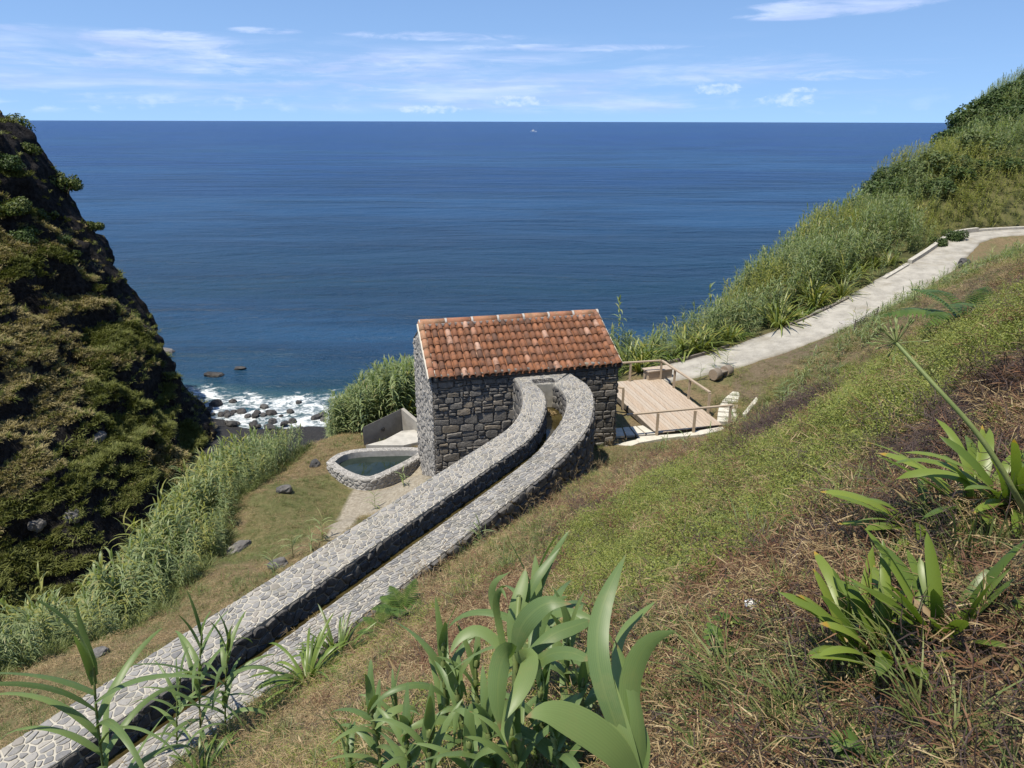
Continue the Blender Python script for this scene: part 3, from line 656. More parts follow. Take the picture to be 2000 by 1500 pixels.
# ------------------------------------------------------------------ rubble facing: irregular stones with recessed joints
def clip_half(P, nx, ny, c):
    out = []; n = len(P)
    for i in range(n):
        a, b = P[i], P[(i + 1) % n]; da = a[0] * nx + a[1] * ny - c; db = b[0] * nx + b[1] * ny - c
        if da <= 0: out.append(a)
        if (da < 0) != (db < 0) and da != db:
            t = da / (da - db); out.append((a[0] + (b[0] - a[0]) * t, a[1] + (b[1] - a[1]) * t))
    return out
def rubble(w, h, gx_, gy_, joint, R, jit=.42, rounds=1, brick=True, drop=0.0, gap=0.0):
    """irregular convex cells covering w x h, each shrunk by the joint and with its corners cut"""
    nx, ny = max(1, round(w / gx_)), max(1, round(h / gy_)); sx_, sy_ = w / nx, h / ny
    rows = []
    for j in range(-1, ny + 1):
        row = []
        for i in range(-1, nx + 2):
            x = (i + .5 + (.5 * (j % 2) - .25 if brick else 0) + R.uniform(-jit, jit)) * sx_; y = (j + .5 + R.uniform(-jit, jit)) * sy_
            row.append((x, y))
        rows.append(row)
    cells = []; gone = {(i, j) for j in range(len(rows)) for i in range(len(rows[j])) if R.random() < gap}
    asp = sx_ / sy_                                   # cells are computed in stretched space so that they follow the courses
    for j in range(len(rows)):
        for i in range(len(rows[j])):
            x0, y0 = rows[j][i]
            if (i, j) in gone: continue
            P = [(0, 0), (w, 0), (w, h), (0, h)]
            for jj in range(max(0, j - 2), min(len(rows), j + 3)):
                for ii in range(max(0, i - 2), min(len(rows[jj]), i + 3)):
                    if (ii, jj) == (i, j) or (ii, jj) in gone: continue
                    x1, y1 = rows[jj][ii]; ex, ey = (x1 - x0) / asp ** 2, (y1 - y0)
                    mx, my = (x0 + x1) / 2, (y0 + y1) / 2; c = ex * mx + ey * my
                    L = math.hypot(ex, ey)
                    P = clip_half(P, ex / L, ey / L, c / L)
                    if len(P) < 3: break
                if len(P) < 3: break
            if len(P) < 3: continue
            # shrink for the joint
            Q = P; n = len(P)
            for a, b in zip(P, P[1:] + P[:1]):
                ex, ey = b[0] - a[0], b[1] - a[1]; L = math.hypot(ex, ey)
                if L < 1e-6: continue
                nx_, ny_ = ey / L, -ex / L
                jj = joint * R.uniform(.6, 1.5)
                if min(a[0], b[0]) < 1e-6 and abs(ex) < 1e-6 or max(a[0], b[0]) > w - 1e-6 and abs(ex) < 1e-6: jj = .004
                if min(a[1], b[1]) < 1e-6 and abs(ey) < 1e-6 or max(a[1], b[1]) > h - 1e-6 and abs(ey) < 1e-6: jj = .004
                Q = clip_half(Q, nx_, ny_, nx_ * a[0] + ny_ * a[1] - jj)
                if len(Q) < 3: break
            if len(Q) < 3: continue
            for _ in range(rounds):
                Z = []
                for a, b in zip(Q, Q[1:] + Q[:1]):
                    k = R.uniform(.08, .20); Z += [(a[0] + (b[0] - a[0]) * k, a[1] + (b[1] - a[1]) * k), (b[0] + (a[0] - b[0]) * k, b[1] + (a[1] - b[1]) * k)]
                Q = Z
            # drop vertices that nearly coincide
            Z = [Q[0]]
            for q in Q[1:]:
                if math.hypot(q[0] - Z[-1][0], q[1] - Z[-1][1]) > .12 * min(sx_, sy_): Z.append(q)
            if len(Z) >= 4: Q = Z
            A = .5 * abs(sum(a[0] * b[1] - b[0] * a[1] for a, b in zip(Q, Q[1:] + Q[:1])))
            if A < .06 * sx_ * sy_ or R.random() < drop: continue
            cells.append(Q)
    return cells
def stone_geo(Q, f, depth, R, sink=.03, bev=.16, dome=.25):
    """one stone: f(u, v, h) maps face coordinates and height to the world"""
    n = len(Q); cx = sum(q[0] for q in Q) / n; cy = sum(q[1] for q in Q) / n
    d = depth * R.uniform(.6, 1.35); tx, ty = R.uniform(-1, 1) * depth * .35, R.uniform(-1, 1) * depth * .35
    rr = max(math.hypot(q[0] - cx, q[1] - cy) for q in Q)
    V = [f(q[0], q[1], -sink) for q in Q]; V += [f(q[0], q[1], d * .45) for q in Q]
    for q in Q:
        x, y = q[0] + (cx - q[0]) * bev, q[1] + (cy - q[1]) * bev
        V.append(f(x, y, d + tx * (x - cx) / rr + ty * (y - cy) / rr))
    V.append(f(cx, cy, d * (1 + dome)))
    F = []
    for i in range(n):
        j = (i + 1) % n
        F += [(i, j, n + j, n + i), (n + i, n + j, 2 * n + j, 2 * n + i), (2 * n + i, 2 * n + j, 3 * n)]
    return V, F
def facing(cells, f, depth, mat, parent, R, key=None, limit=300, name='stone', **kw):
    """stones as separate parts; those past the limit (smallest in view) joined into one part"""
    order = sorted(cells, key=key) if key else cells
    for Q in order[:limit]:
        V, F = stone_geo(Q, f, depth, R, **kw); obj(name, V, F, mat, parent)
    if len(order) > limit:
        mb = MB()
        for Q in order[limit:]: mb.add(*stone_geo(Q, f, depth, R, **kw))
        mb.build('far_stones', mat, parent, kind='stuff')

# ------------------------------------------------------------------ the path and its edging
def ribbon(name, line, half, mat, lift=.03, wob=0, skirt=.15, parent=None):
    P = resample(smoothline(line, 2), 160); V = []; F = []
    T = np.gradient(P[:, :2], axis=0); T /= np.linalg.norm(T, axis=1, keepdims=True); N = np.stack([-T[:, 1], T[:, 0]], 1)
    us = np.linspace(-1, 1, 9)
    for k, p in enumerate(P):
        hl = half(k / 159) if callable(half) else half
        hl = hl + (wob * float(n2(p[0], p[1], 1.0, 2, 77)[0]) if wob else 0)
        for u in us:
            q = p[:2] + N[k] * hl * u; V.append((q[0], q[1], p[2] + lift + .015 * math.cos(u * 1.5)))
    for k in range(159):
        for j in range(8): a = k * 9 + j; F.append((a, a + 1, a + 10, a + 9))
    b = len(V)
    for k in range(160):
        V.append((V[k * 9][0], V[k * 9][1], P[k, 2] - skirt)); V.append((V[k * 9 + 8][0], V[k * 9 + 8][1], P[k, 2] - skirt))
    for k in range(159):
        F.append((k * 9, (k + 1) * 9, b + 2 * k + 2, b + 2 * k)); F.append((k * 9 + 8, b + 2 * k + 1, b + 2 * k + 3, (k + 1) * 9 + 8))
    return obj(name, V, F, mat, parent, True), P, N
po, PP, PN = ribbon('path', PATH, lambda t: .95 + .35 * sstep(np.array(t), .05, .22) * (1 - sstep(np.array(t), .3, .5)) , M_path, .03, .22)
tag(po, kind='structure')
def edging(name, k0, k1, side, w, h, mat, off=1.02, pieces=1, gap=.0):
    for q in range(pieces):
        a = k0 + (k1 - k0) * q // pieces; b = k0 + (k1 - k0) * (q + 1) // pieces
        mb = MB(); V = []; F = []
        for k in range(a, b + 1):
            c = PP[k, :2] + PN[k] * side * off
            for du, dz in ((-w / 2, -.12), (-w / 2, h), (w / 2, h), (w / 2, -.12)):
                V.append((*(c + PN[k] * side * du), PP[k, 2] + .03 + dz))
        m = b - a + 1
        for k in range(m - 1):
            for j in range(4): F.append((k * 4 + j, k * 4 + (j + 1) % 4, (k + 1) * 4 + (j + 1) % 4, (k + 1) * 4 + j))
        F += [(0, 1, 2, 3), ((m - 1) * 4 + 3, (m - 1) * 4 + 2, (m - 1) * 4 + 1, (m - 1) * 4)]
        mb.add(V, F); o = mb.build(name, mat); tag(o, kind='structure')
kk = [int(np.argmin(np.hypot(PP[:, 0] - x, PP[:, 1] - y))) for x, y in ((6.3, 29.9), (11.2, 31.8), (14.6, 33.5), (18.1, 36), (21, 38.3), (23.5, 40.8), (28.6, 46.3), (31, 47.8), (38, 47.8), (56, 46))]
edging('kerb', kk[4], kk[5] - 1, 1, .22, .10, M_kerb, 1.05); edging('kerb', kk[5], kk[6], 1, .24, .22, M_kerb, 1.06); edging('kerb', kk[6], kk[7], 1, .24, .25, M_kerb, 1.06); edging('kerb', kk[7], kk[9], 1, .3, .14, M_kerb, 1.1)
edging('timber_edging', 1, kk[1] - 2, 1, .10, .10, M_timber, 1.08, 4); edging('timber_edging', kk[2] - 2, kk[3], 1, .10, .09, M_timber, 1.06, 3)

# ------------------------------------------------------------------ stone mill channel
R = random.Random(3)
NC = 240
def wall_coords(EL, ER, n=NC):
    a, b = resample(EL, n), resample(ER, n); m = (a + b) / 2
    s = np.r_[0, np.cumsum(np.linalg.norm(np.diff(m, axis=0), axis=1))]
    return a, b, s
chan = thing('mill_channel', (*AB(9, -8.7), 0), 'long raised stone water channel bending towards the house, with pale jointed cobbled wall tops', 'mill channel')
def channel_wall(EL, ER, limit, zb):
    a, b, s = wall_coords(EL, ER); wd = float(np.linalg.norm(a - b, axis=1).mean())
    V = []; F = []
    # core with slightly uneven arrises
    for k in range(NC):
        for p in (a[k], b[k]):
            V.append((p[0], p[1], p[2]))
        V.append((a[k][0], a[k][1], zb)); V.append((b[k][0], b[k][1], zb))
    for k in range(NC - 1):
        i = k * 4; j = i + 4
        F += [(i, i + 1, j + 1, j), (i, j, j + 2, i + 2), (i + 1, i + 3, j + 3, j + 1)]
    F += [(0, 2, 3, 1), ((NC - 1) * 4, (NC - 1) * 4 + 1, (NC - 1) * 4 + 3, (NC - 1) * 4 + 2)]
    wo = obj('wall', V, F, M_mortar, chan)
    def f(u, v, h):
        k = np.searchsorted(s, u); k = min(max(k, 1), NC - 1); t = (u - s[k - 1]) / (s[k] - s[k - 1]); t = min(max(t, 0), 1)
        A = a[k - 1] * (1 - t) + a[k] * t; B = b[k - 1] * (1 - t) + b[k] * t; P = A + (B - A) * (v / wd)
        return (P[0], P[1], P[2] + h)
    cells = rubble(s[-1], wd, .128, .108, .0105, R, .52, 1, gap=.17)
    cells = [c for c in cells if f(c[0][0], c[0][1], 0)[1] > 5.4]
    facing(cells, f, .014, M_cap, wo, R, key=lambda Q: Q[0][0], limit=limit, sink=.02, bev=.10, dome=.1)
    return wo, a, b, s
def side_face(wo, e, s, out, z0, depth=.035, cell=(.24, .17), mat=None, ymin=5.4):
    """stones on a vertical face of a channel wall, along edge line e; out = +1 right side, -1 left side"""
    T = np.gradient(e[:, :2], axis=0); T /= np.linalg.norm(T, axis=1, keepdims=True); N = np.stack([T[:, 1], -T[:, 0]], 1) * out
    L = np.r_[0, np.cumsum(np.linalg.norm(np.diff(e, axis=0), axis=1))]; H = float(e[:, 2].max() - z0)
    def f(u, v, h):
        k = min(max(np.searchsorted(L, u), 1), NC - 1); t = min(max((u - L[k - 1]) / (L[k] - L[k - 1]), 0), 1)
        P = e[k - 1] * (1 - t) + e[k] * t; n = N[k - 1] * (1 - t) + N[k] * t
        return (P[0] + n[0] * h, P[1] + n[1] * h, P[2] - .02 - v)
    mb = MB()
    for Q in rubble(L[-1], H, cell[0], cell[1], .012, R, .42, 1):
        if f(Q[0][0], 0, 0)[1] < ymin: continue
        mb.add(*stone_geo(Q, f, depth, R, sink=.03, bev=.2))
    mb.build('face_stones', mat or M_dark, wo, kind='stuff')
wl, la, lb, ls = channel_wall(LO, LI, 170, -1.2)
wr, ra, rb, rs = channel_wall(RI, RO, 130, .2)
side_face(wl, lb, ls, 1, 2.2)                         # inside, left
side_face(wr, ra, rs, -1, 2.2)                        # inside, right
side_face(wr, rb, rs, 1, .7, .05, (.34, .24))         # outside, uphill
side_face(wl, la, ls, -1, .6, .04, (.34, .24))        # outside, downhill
# closing head at the house, with its grating
y14 = math.radians(14.0); U = np.array([math.cos(y14), math.sin(y14), 0]); Nn = np.array([-math.sin(y14), math.cos(y14), 0])
HA = np.array([-2.44, 21.06, 0.0])                    # front left corner of the house
def H(u, n, z): return HA + U * u + Nn * n + np.array([0, 0, z])
mb = MB(); pA, pB, pC, pD = np.array(LI[-1]), np.array(RI[-1]), np.array(RO[-1]) + [-.12, .0, 0], np.array(LO[-1])
hd = [(LI[-1][0], LI[-1][1]), (RI[-1][0], RI[-1][1]), tuple(H(4.40, -.01, 0)[:2]), tuple(H(2.55, -.01, 0)[:2])]
mb.add([(x, y, 3.098) for x, y in hd] + [(x, y, .5) for x, y in hd], [(0, 1, 2, 3), (0, 4, 5, 1), (1, 5, 6, 2), (3, 7, 4, 0), (2, 6, 7, 3)])
head = mb.build('head', M_mortar, chan)
def fh(u, v, h):
    P = np.array([*hd[3], 3.098]) * (1 - u) * (1 - v) + np.array([*hd[2], 3.098]) * u * (1 - v) + np.array([*hd[1], 3.098]) * u * v + np.array([*hd[0], 3.098]) * (1 - u) * v
    return (P[0], P[1], P[2] + h)
for Q in rubble(1.8, .75, .15, .12, .011, R, .46, 1):
    V, F = stone_geo([(q[0] / 1.8, q[1] / .75) for q in Q], fh, .014, R, sink=.02, bev=.1, dome=.1); obj('stone', V, F, M_cap, head)
# water in the channel
def water_fn(nt, b):
    v = nt.coord('Object'); n = nt.noise(v, 2.2, 4, .6)
    c = nt.mix(nt.ss(n, .35, .7), (.028, .022, .008), (.060, .048, .018)); nt.put(b.inputs['Base Color'], c)
    nt.put(b.inputs['Normal'], nt.bump(nt.noise(v, 7, 3, .5, .5), .12, .02)); b.inputs['IOR'].default_value = 1.333
M_cwater = material('brown_water', water_fn, .06, .5)
wa, wb = resample(LI, NC), resample(RI, NC)
V = []
for k in range(NC): V += [(wa[k][0] - .03, wa[k][1] + .01, 2.34), (wb[k][0] + .03, wb[k][1] - .01, 2.34)]
tag(obj('channel_water', V, [(2 * k, 2 * k + 1, 2 * k + 3, 2 * k + 2) for k in range(NC - 1)], M_cwater), kind='structure')
# grating over the intake
g = thing('iron_grating', (1.02, 21.05, 3.1), 'small rusty iron grating set in the head of the stone channel under the eave', 'grating')
gA, gB = np.array([.72, 21.06, 3.118]), np.array([1.34, 21.22, 3.118]); gd = np.array([-.07, .27, 0.0])
fr = MB(); 
for p, q in ((gA, gB), (gA + gd, gB + gd), (gA, gA + gd), (gB, gB + gd)): fr.bar(p, q, .03, .02)
fr.build('frame', M_metal, g)
fr = MB(); fr.add([gA + [0, 0, -.012], gB + [0, 0, -.012], gB + gd + [0, 0, -.012], gA + gd + [0, 0, -.012]], [(0, 1, 2, 3)]); fr.build('shaft_shade_sheet', M_plastic, g)  # flat black sheet standing in for the darkness of the shaft
for k in range(1, 10):
    b_ = MB(); p = gA + (gB - gA) * k / 10; b_.bar(p, p + gd, .014, .016); b_.build('grating_bar', M_rusty if 'M_rusty' in globals() else M_metal, g)
b_ = MB(); b_.bar(gA + gd * .5 + [0, 0, .006], gB + gd * .5 + [0, 0, .006], .014, .014); b_.build('cross_bar', M_metal, g)

# ------------------------------------------------------------------ stone mill house
HL, HW, EAVE, RIDGE = 6.10, 4.70, 3.22, 4.30
house = thing('mill_house', H(HL / 2, HW / 2, 0), 'small dark basalt mill house with an orange clay tiled gable roof', 'stone house')
base = -2.6
def panel(name, P, mat):
    mb = MB(); n = len(P) // 2
    F = [tuple(range(n)), tuple(range(2 * n - 1, n - 1, -1))] + [(i, n + i, n + (i + 1) % n, (i + 1) % n) for i in range(n)]
    mb.add(P, F); return mb.build(name, mat, house)
TH = .5
def gable_poly(u):
    return [H(u, 0, base), H(u, HW, base), H(u, HW, EAVE), H(u, HW / 2, RIDGE), H(u, 0, EAVE)]
front = panel('front_wall', [H(0.0, 0, base), H(HL, 0, base), H(HL, 0, EAVE), H(0, 0, EAVE), H(0, TH, base), H(HL, TH, base), H(HL, TH, EAVE), H(0, TH, EAVE)], M_hmortar)
backw = panel('back_wall', [H(0, HW - TH, base), H(HL, HW - TH, base), H(HL, HW - TH, EAVE), H(0, HW - TH, EAVE), H(0, HW, base), H(HL, HW, base), H(HL, HW, EAVE), H(0, HW, EAVE)], M_hmortar)
gl = panel('gable_wall', gable_poly(-.003) + gable_poly(TH), M_gmortar)
gr = panel('gable_wall', gable_poly(HL - TH) + gable_poly(HL + .003), M_hmortar)
def ff(u, v, h): return tuple(H(u, -h, v))
def coursed(w, h, R):
    '''rough courses: uneven rows of squarish stones, some split in two, with chipped corners'''
    out = []; y = 0; line = lambda x, j: .022 * math.sin(x * 2.3 + j * 1.7) + .016 * math.sin(x * 5.9 + j * 4.1)
    j = 0
    while y < h:
        rh = R.choice((.17, .20, .23, .26, .30)) * R.uniform(.9, 1.1); x = -R.uniform(0, .2)
        while x < w:
            sw = R.uniform(.20, .55) * (.8 + rh); x0, x1 = max(0, x), min(w, x + sw); x += sw
            if x1 - x0 < .06: continue
            tops = [(x0, x1, 0, 1)]
            if R.random() < .24: m_ = R.uniform(.35, .65); tops = [(x0, x1, 0, m_), (x0, x1, m_, 1)]
            elif R.random() < .14: m_ = R.uniform(.3, .7); xm = x0 + (x1 - x0) * m_; tops = [(x0, xm, 0, 1), (xm, x1, 0, .5), (xm, x1, .5, 1)]
            for a, b, v0, v1 in tops:
                g = .007; jt = lambda s_=.022: R.uniform(-s_, s_)
                yb = lambda xx: y + line(xx, j) * (1 if v0 == 0 else .5) + v0 * rh; yt = lambda xx: y + line(xx, j + 1 if v1 == 1 else j) * (1 if v1 == 1 else .5) + v1 * rh
                c = [(a + g + abs(jt()), yb(a) + g + abs(jt(.012))), (b - g - abs(jt()), yb(b) + g + abs(jt(.012))), (b - g - abs(jt()), yt(b) - g - abs(jt(.012))), (a + g + abs(jt()), yt(a) - g - abs(jt(.012)))]
                Q = []
                for p, q in zip(c, c[1:] + c[:1]):
                    k1, k2 = R.uniform(.04, .22), R.uniform(.04, .22); Q.append((p[0] + (q[0] - p[0]) * k1, p[1] + (q[1] - p[1]) * k1))
                    if R.random() < .5: m2 = .5; Q.append((p[0] + (q[0] - p[0]) * m2 + jt(.008), p[1] + (q[1] - p[1]) * m2 + jt(.008)))
                    Q.append((q[0] + (p[0] - q[0]) * k2, q[1] + (p[1] - q[1]) * k2))
                out.append(Q)
        y += rh; j += 1
    return out
hc = [[(q[0] + .02, q[1] - .25) for q in Q] for Q in coursed(HL - .04, EAVE + .2, R)]
facing(hc, ff, .06, M_wallstone, front, R, limit=300, sink=.05, bev=.12, dome=.12)
# smaller packing stones in the joints come with a second, finer layer set back
mb = MB()
for Q in rubble(HL, EAVE + .3, .13, .09, .006, R, .45, 1): mb.add(*stone_geo([(q[0], q[1] - .3) for q in Q], ff, .018, R, sink=.04, bev=.2, dome=.3))
mb.build('packing_stones', M_wallstone, front, kind='stuff')
def fg(u, v, h): return tuple(H(-.003 - h, u, v))
for Q in rubble(HW, EAVE - base, .30, .17, .018, R, .42, 1):
    Q = [(q[0], q[1] + base) for q in Q]
    if max(q[1] for q in Q) < -2.4: continue
    V, F = stone_geo(Q, fg, .035, R, sink=.04, bev=.2); obj('stone', V, F, M_gable, gl)
for Q in rubble(HW, RIDGE - EAVE, .26, .16, .018, R, .42, 1):
    Q = [(q[0], q[1] + EAVE) for q in Q]
    if all(q[1] < RIDGE - .03 - abs(q[0] - HW / 2) * (RIDGE - EAVE) / (HW / 2) for q in Q):
        V, F = stone_geo(Q, fg, .035, R, sink=.04, bev=.2); obj('stone', V, F, M_gable, gl)
def fr_(u, v, h): return tuple(H(HL + .003 + h, u, v))
mb = MB()
for Q in rubble(HW, EAVE, .34, .2, .012, R, .42, 1): mb.add(*stone_geo(Q, fr_, .05, R, sink=.04, bev=.2))
mb.build('face_stones', M_wallstone, gr, kind='stuff')
# quoins at the left corner, roughly squared
# roof: deck slabs, then tiles one by one
SL = math.hypot(HW / 2, RIDGE - EAVE); sdir = (Nn * (HW / 2) + np.array([0, 0, RIDGE - EAVE])) / SL; snor = np.cross(U, sdir); OV = .12
def Rf(u, s, h): return H(u, 0, EAVE) + sdir * s + snor * h + np.array([0, 0, .06])
mb = MB()
for side in (0, 1):
    def Rs(u, s, h):
        p = Rf(u, s, h)
        if side:
            n = (p - HA) @ Nn; p = p + Nn * (HW - 2 * n)
        return p
    P = [Rs(-.02, -OV, -.05), Rs(HL + .08, -OV, -.05), Rs(HL + .08, SL, -.05), Rs(-.02, SL, -.05)]; P2 = [q + [0, 0, -.05] for q in P]
    mb.add(P + P2, [(0, 1, 2, 3), (7, 6, 5, 4), (0, 4, 5, 1), (1, 5, 6, 2), (2, 6, 7, 3), (3, 7, 4, 0)])
roof = mb.build('roof', M_hmortar, house)
def barrel(f, u, s0, s1, r0, r1, h0, h1, th=.014, n=7, up=True):
    """half-round tile from s0 (low end) to s1 (high end)"""
    V = []
    for s, r, h in ((s0, r0, h0), (s1, r1, h1)):
        for rr in (r, r - th):
            for j in range(n + 1):
                t = math.pi * j / n; V.append(f(u + rr * math.cos(t), s, h + (rr * math.sin(t) if up else -rr * math.sin(t))))
    m = n + 1; F = []
    for j in range(n):
        F += [(j, j + 1, 2 * m + j + 1, 2 * m + j), (m + j + 1, m + j, 3 * m + j, 3 * m + j + 1), (j + 1, j, m + j, m + j + 1), (2 * m + j, 2 * m + j + 1, 3 * m + j + 1, 3 * m + j)]
    return V, F
NCOL, NROW = 28, 7; PIT = (HL - .10) / NCOL; RL = (SL + OV - .04) / NROW
pans = MB()
for c in range(NCOL):
    u = .07 + (c + .5) * PIT
    # channel (pan) tiles between the covers
    for r_ in range(NROW): pans.add(*barrel(Rf, u + PIT / 2, -OV + r_ * RL, -OV + r_ * RL + RL + .04, .075, .068, .045, .045 + .0, .012, 5, False))
    for r_ in range(NROW):
        s0 = -OV + r_ * RL + R.uniform(-.012, .012) - (R.uniform(.03, .07) if R.random() < .05 else 0); du = R.uniform(-.012, .012)
        V, F = barrel(Rf, u + du, s0, s0 + RL + .07, .098 + R.uniform(-.004, .004), .080, .030 + R.uniform(0, .006), .012)
        obj('roof_tile', V, F, M_tile, roof, True)
pans.build('pan_tiles', M_tile, roof, kind='stuff')
# tiles of the far slope, seen from elsewhere only
bk = MB()
def Rb(u, s, h):
    p = Rf(u, s, h); n = (p - HA) @ Nn; return p + Nn * (HW - 2 * n)
for c in range(NCOL):
    for r_ in range(NROW): bk.add(*barrel(Rb, .07 + (c + .5) * PIT, -OV + r_ * RL, -OV + r_ * RL + RL + .07, .098, .080, .03, .012, .014, 5))
bk.build('far_slope_tiles', M_tile, roof, kind='stuff')
# ridge: long half-round tiles bedded in pale mortar
NR = 7; rl = (HL + .14) / NR
def Rd(w, s, h): return H(-.05 + s, HW / 2 + w, RIDGE + .03 + h)
for k in range(NR):
    V, F = barrel(Rd, 0, k * rl + .03, (k + 1) * rl - .02, .150, .138, .04, .04, .018, 9); obj('ridge_tile', V, F, M_ridge, roof, True)
mb = MB()
for k in range(NR + 1): mb.add(*barrel(Rd, 0, k * rl - .05 + (.03 if k == 0 else 0), k * rl + .02, .150, .150, .036, .038, .03, 9))
mb.box(Rd(-.17, 0, -.02), U * (HL + .14), Nn * .34, np.array([0, 0, .07])); mb.build('ridge_mortar', M_gmortar, roof)
# verges: bedded tiles along both gables with white mortar
for uu in (-.005, HL + .005):
    for r_ in range(6):
        rl2 = (SL + OV) / 6; s0 = -OV + r_ * rl2
        V, F = barrel(Rf, uu, s0, s0 + rl2 + .05, .112, .098, .05, .04, .016, 7); obj('verge_tile', V, F, M_ridge if uu < 0 else M_tile, roof, True)
    m_ = MB()
    for du in (-.115, .10):
        a_ = Rf(uu + du, -OV + .02, .0); b2 = Rf(uu + du, SL - .05, .0); m_.bar(a_, b2, .045, .13, snor)
    m_.build('verge_mortar', M_slab, roof)

# ------------------------------------------------------------------ pool below the gable, parapet and apron
pool = thing('stone_pool', (-5.3, 24.6, -2.2), 'three cornered walled stone pool of dark water beside the gable', 'pool')
PO = POOL[:-1]; cen = PO.mean(0)
def ring(P, off):
    n = len(P); Q = []
    for i in range(n):
        a, b = P[i - 1][:2], P[(i + 1) % n][:2]; t = b - a; t = t / (np.linalg.norm(t) + 1e-9); nr = np.array([t[1], -t[0]])
        if ((P[i][:2] - cen[:2]) @ nr) < 0: nr = -nr
        Q.append(P[i][:2] + nr * off)
    return np.array(Q)
NP = 90
PR = resample(np.vstack([PO, PO[:1]]), NP + 1)[:-1]
iz, rimz = -1.62, -1.38
inn, outr = ring(PR, -.06), ring(PR, .22)
V = [];
for k in range(NP): V += [(*inn[k], rimz), (*outr[k], rimz), (*inn[k], -2.25), (*outr[k], -2.7)]
F = []
for k in range(NP):
    i, j = 4 * k, 4 * ((k + 1) % NP); F += [(i, i + 1, j + 1, j), (i + 1, i + 3, j + 3, j + 1), (i, j, j + 2, i + 2)]
pw = obj('wall', V, F, M_gmortar, pool)
pl = np.r_[0, np.cumsum(np.linalg.norm(np.roll(PR, -1, 0) - PR, axis=1))]
def pool_f(k0, A, B):
    def f(u, v, h):
        k = min(int(np.searchsorted(pl, u, 'right')) - 1, NP - 1); t = (u - pl[k]) / (pl[k + 1] - pl[k]); j = (k + 1) % NP
        P = (A[k] * (1 - t) + A[j] * t); Q = (B[k] * (1 - t) + B[j] * t)
        return P, Q
    return f
fp = pool_f(0, inn, outr)
def ftop(u, v, h):
    P, Q = fp(u, v, h); p = P + (Q - P) * (v / .28); return (p[0], p[1], rimz + h)
def fside(u, v, h):
    P, Q = fp(u, v, h); d = (Q - P) / (np.linalg.norm(Q - P) + 1e-9); p = Q + d * h; return (p[0], p[1], rimz - .01 - v)
for Q in rubble(pl[-1], .28, .16, .13, .012, R, .45, 1): obj('stone', *stone_geo(Q, ftop, .012, R, sink=.02, bev=.12, dome=.1), M_poolstone, pw)
mb = MB()
for Q in rubble(pl[-1], .9, .19, .13, .014, R, .45, 1): mb.add(*stone_geo(Q, fside, .03, R, sink=.02, bev=.2))
mb.build('face_stones', M_poolstone, pw, kind='stuff')
def pw_fn(nt, b):
    v = nt.coord('Object'); n = nt.noise(v, 1.2, 4, .6); nt.put(b.inputs['Base Color'], nt.mix(nt.ss(n, .35, .7), (.014, .022, .018), (.026, .036, .030)))
    nt.put(b.inputs['Normal'], nt.bump(nt.noise(v, 6, 3, .5, .3), .06, .02)); b.inputs['IOR'].default_value = 1.333
M_pwater = material('pool_water', pw_fn, .04, .5)
wp = ring(PR, -.02); tag(obj('pool_water', [(*q, iz) for q in wp], [tuple(range(NP))], M_pwater), kind='structure')
# apron of concrete behind the pool, running under the gable
ap = [atz(716, 870, -1.36), atz(752, 860, -1.34), atz(786, 842, -1.30), atz(826, 838, -1.28), (-3.15, 27.4, -1.3), (-3.0, 25.2, -1.34), atz(826, 862, -1.37), atz(790, 870, -1.37)]
ap = [tuple(map(float, q)) for q in ap]; n = len(ap)
tag(obj('apron', ap + [(x, y, z - .5) for x, y, z in ap], [tuple(range(n))] + [(i, n + i, n + (i + 1) % n, (i + 1) % n) for i in range(n)], M_concrete), kind='structure')
par = thing('concrete_parapet', tuple(atz(760, 850, -1.4)), 'low concrete parapet wall cranked behind the stone pool, with a drain pipe stub', 'parapet wall')
pb = [atz(712, 868, -1.5), atz(787, 838, -1.5), atz(822, 852, -1.45)]; ztop = [-.78, -.60, -.95]
mb = MB(); V = []
for k, p in enumerate(pb):
    d = np.array([.12, .22, 0]) if k < 2 else np.array([.2, .1, 0])
    V += [(p[0], p[1], -2.2), (p[0], p[1], ztop[k]), (p[0] + d[0] * .7, p[1] + d[1] * .7, ztop[k]), (p[0] + d[0] * .7, p[1] + d[1] * .7, -2.2)]
F = [(0, 1, 2, 3)[::-1], (8, 9, 10, 11)]
for k in (0, 4):
    for j in range(4): F.append((k + j, k + (j + 1) % 4, k + 4 + (j + 1) % 4, k + 4 + j))
mb.add(V, F); mb.build('wall', M_parapet, par)
q = pb[0] * .5 + pb[1] * .5; q[2] = -1.18; mb = MB(); mb.tube([q + [0.02, -.10, 0], q + [0, .05, 0]], .07, 10); mb.build('drain_pipe', M_plastic, par)

# ------------------------------------------------------------------ wooden deck, railings, slabs
DZ = .36
BL, BR, FR_, FL_ = [np.array(q) for q in ((4.55, 28.95, DZ), (6.42, 29.40, DZ), (7.66, 24.33, DZ), (4.98, 23.5, DZ))]
ldir = (FR_ - BR) / np.linalg.norm(FR_ - BR); wdir = np.array([ldir[1], -ldir[0], 0]); wdir = wdir if wdir[0] < 0 else -wdir
deck = thing('wooden_deck', (5.9, 26.5, .2), 'weathered wooden board deck at the right side of the mill house', 'deck')
BW = .148; LEN = 5.22
for k in range(18):
    o = BR + wdir * k * BW + np.array([0, 0, R.uniform(-.004, .004)])
    ln = LEN if k < 18 else LEN
    s_ = 0.0 if k < 13 else (.0)
    # the boards at the house side start behind the corner and stop at the step
    e0 = 0.0; e1 = ln
    st = o + ldir * e0
    if k >= 16: e0 = .1
    b_ = MB(); b_.box(o + ldir * (e0 + R.uniform(0, .015)) - [0, 0, .028], ldir * (e1 - e0 - R.uniform(0, .02) + (k * .010)), wdir * (BW - .009), np.array([0, 0, .028])); b_.build('board', M_deck, deck)
b_ = MB()
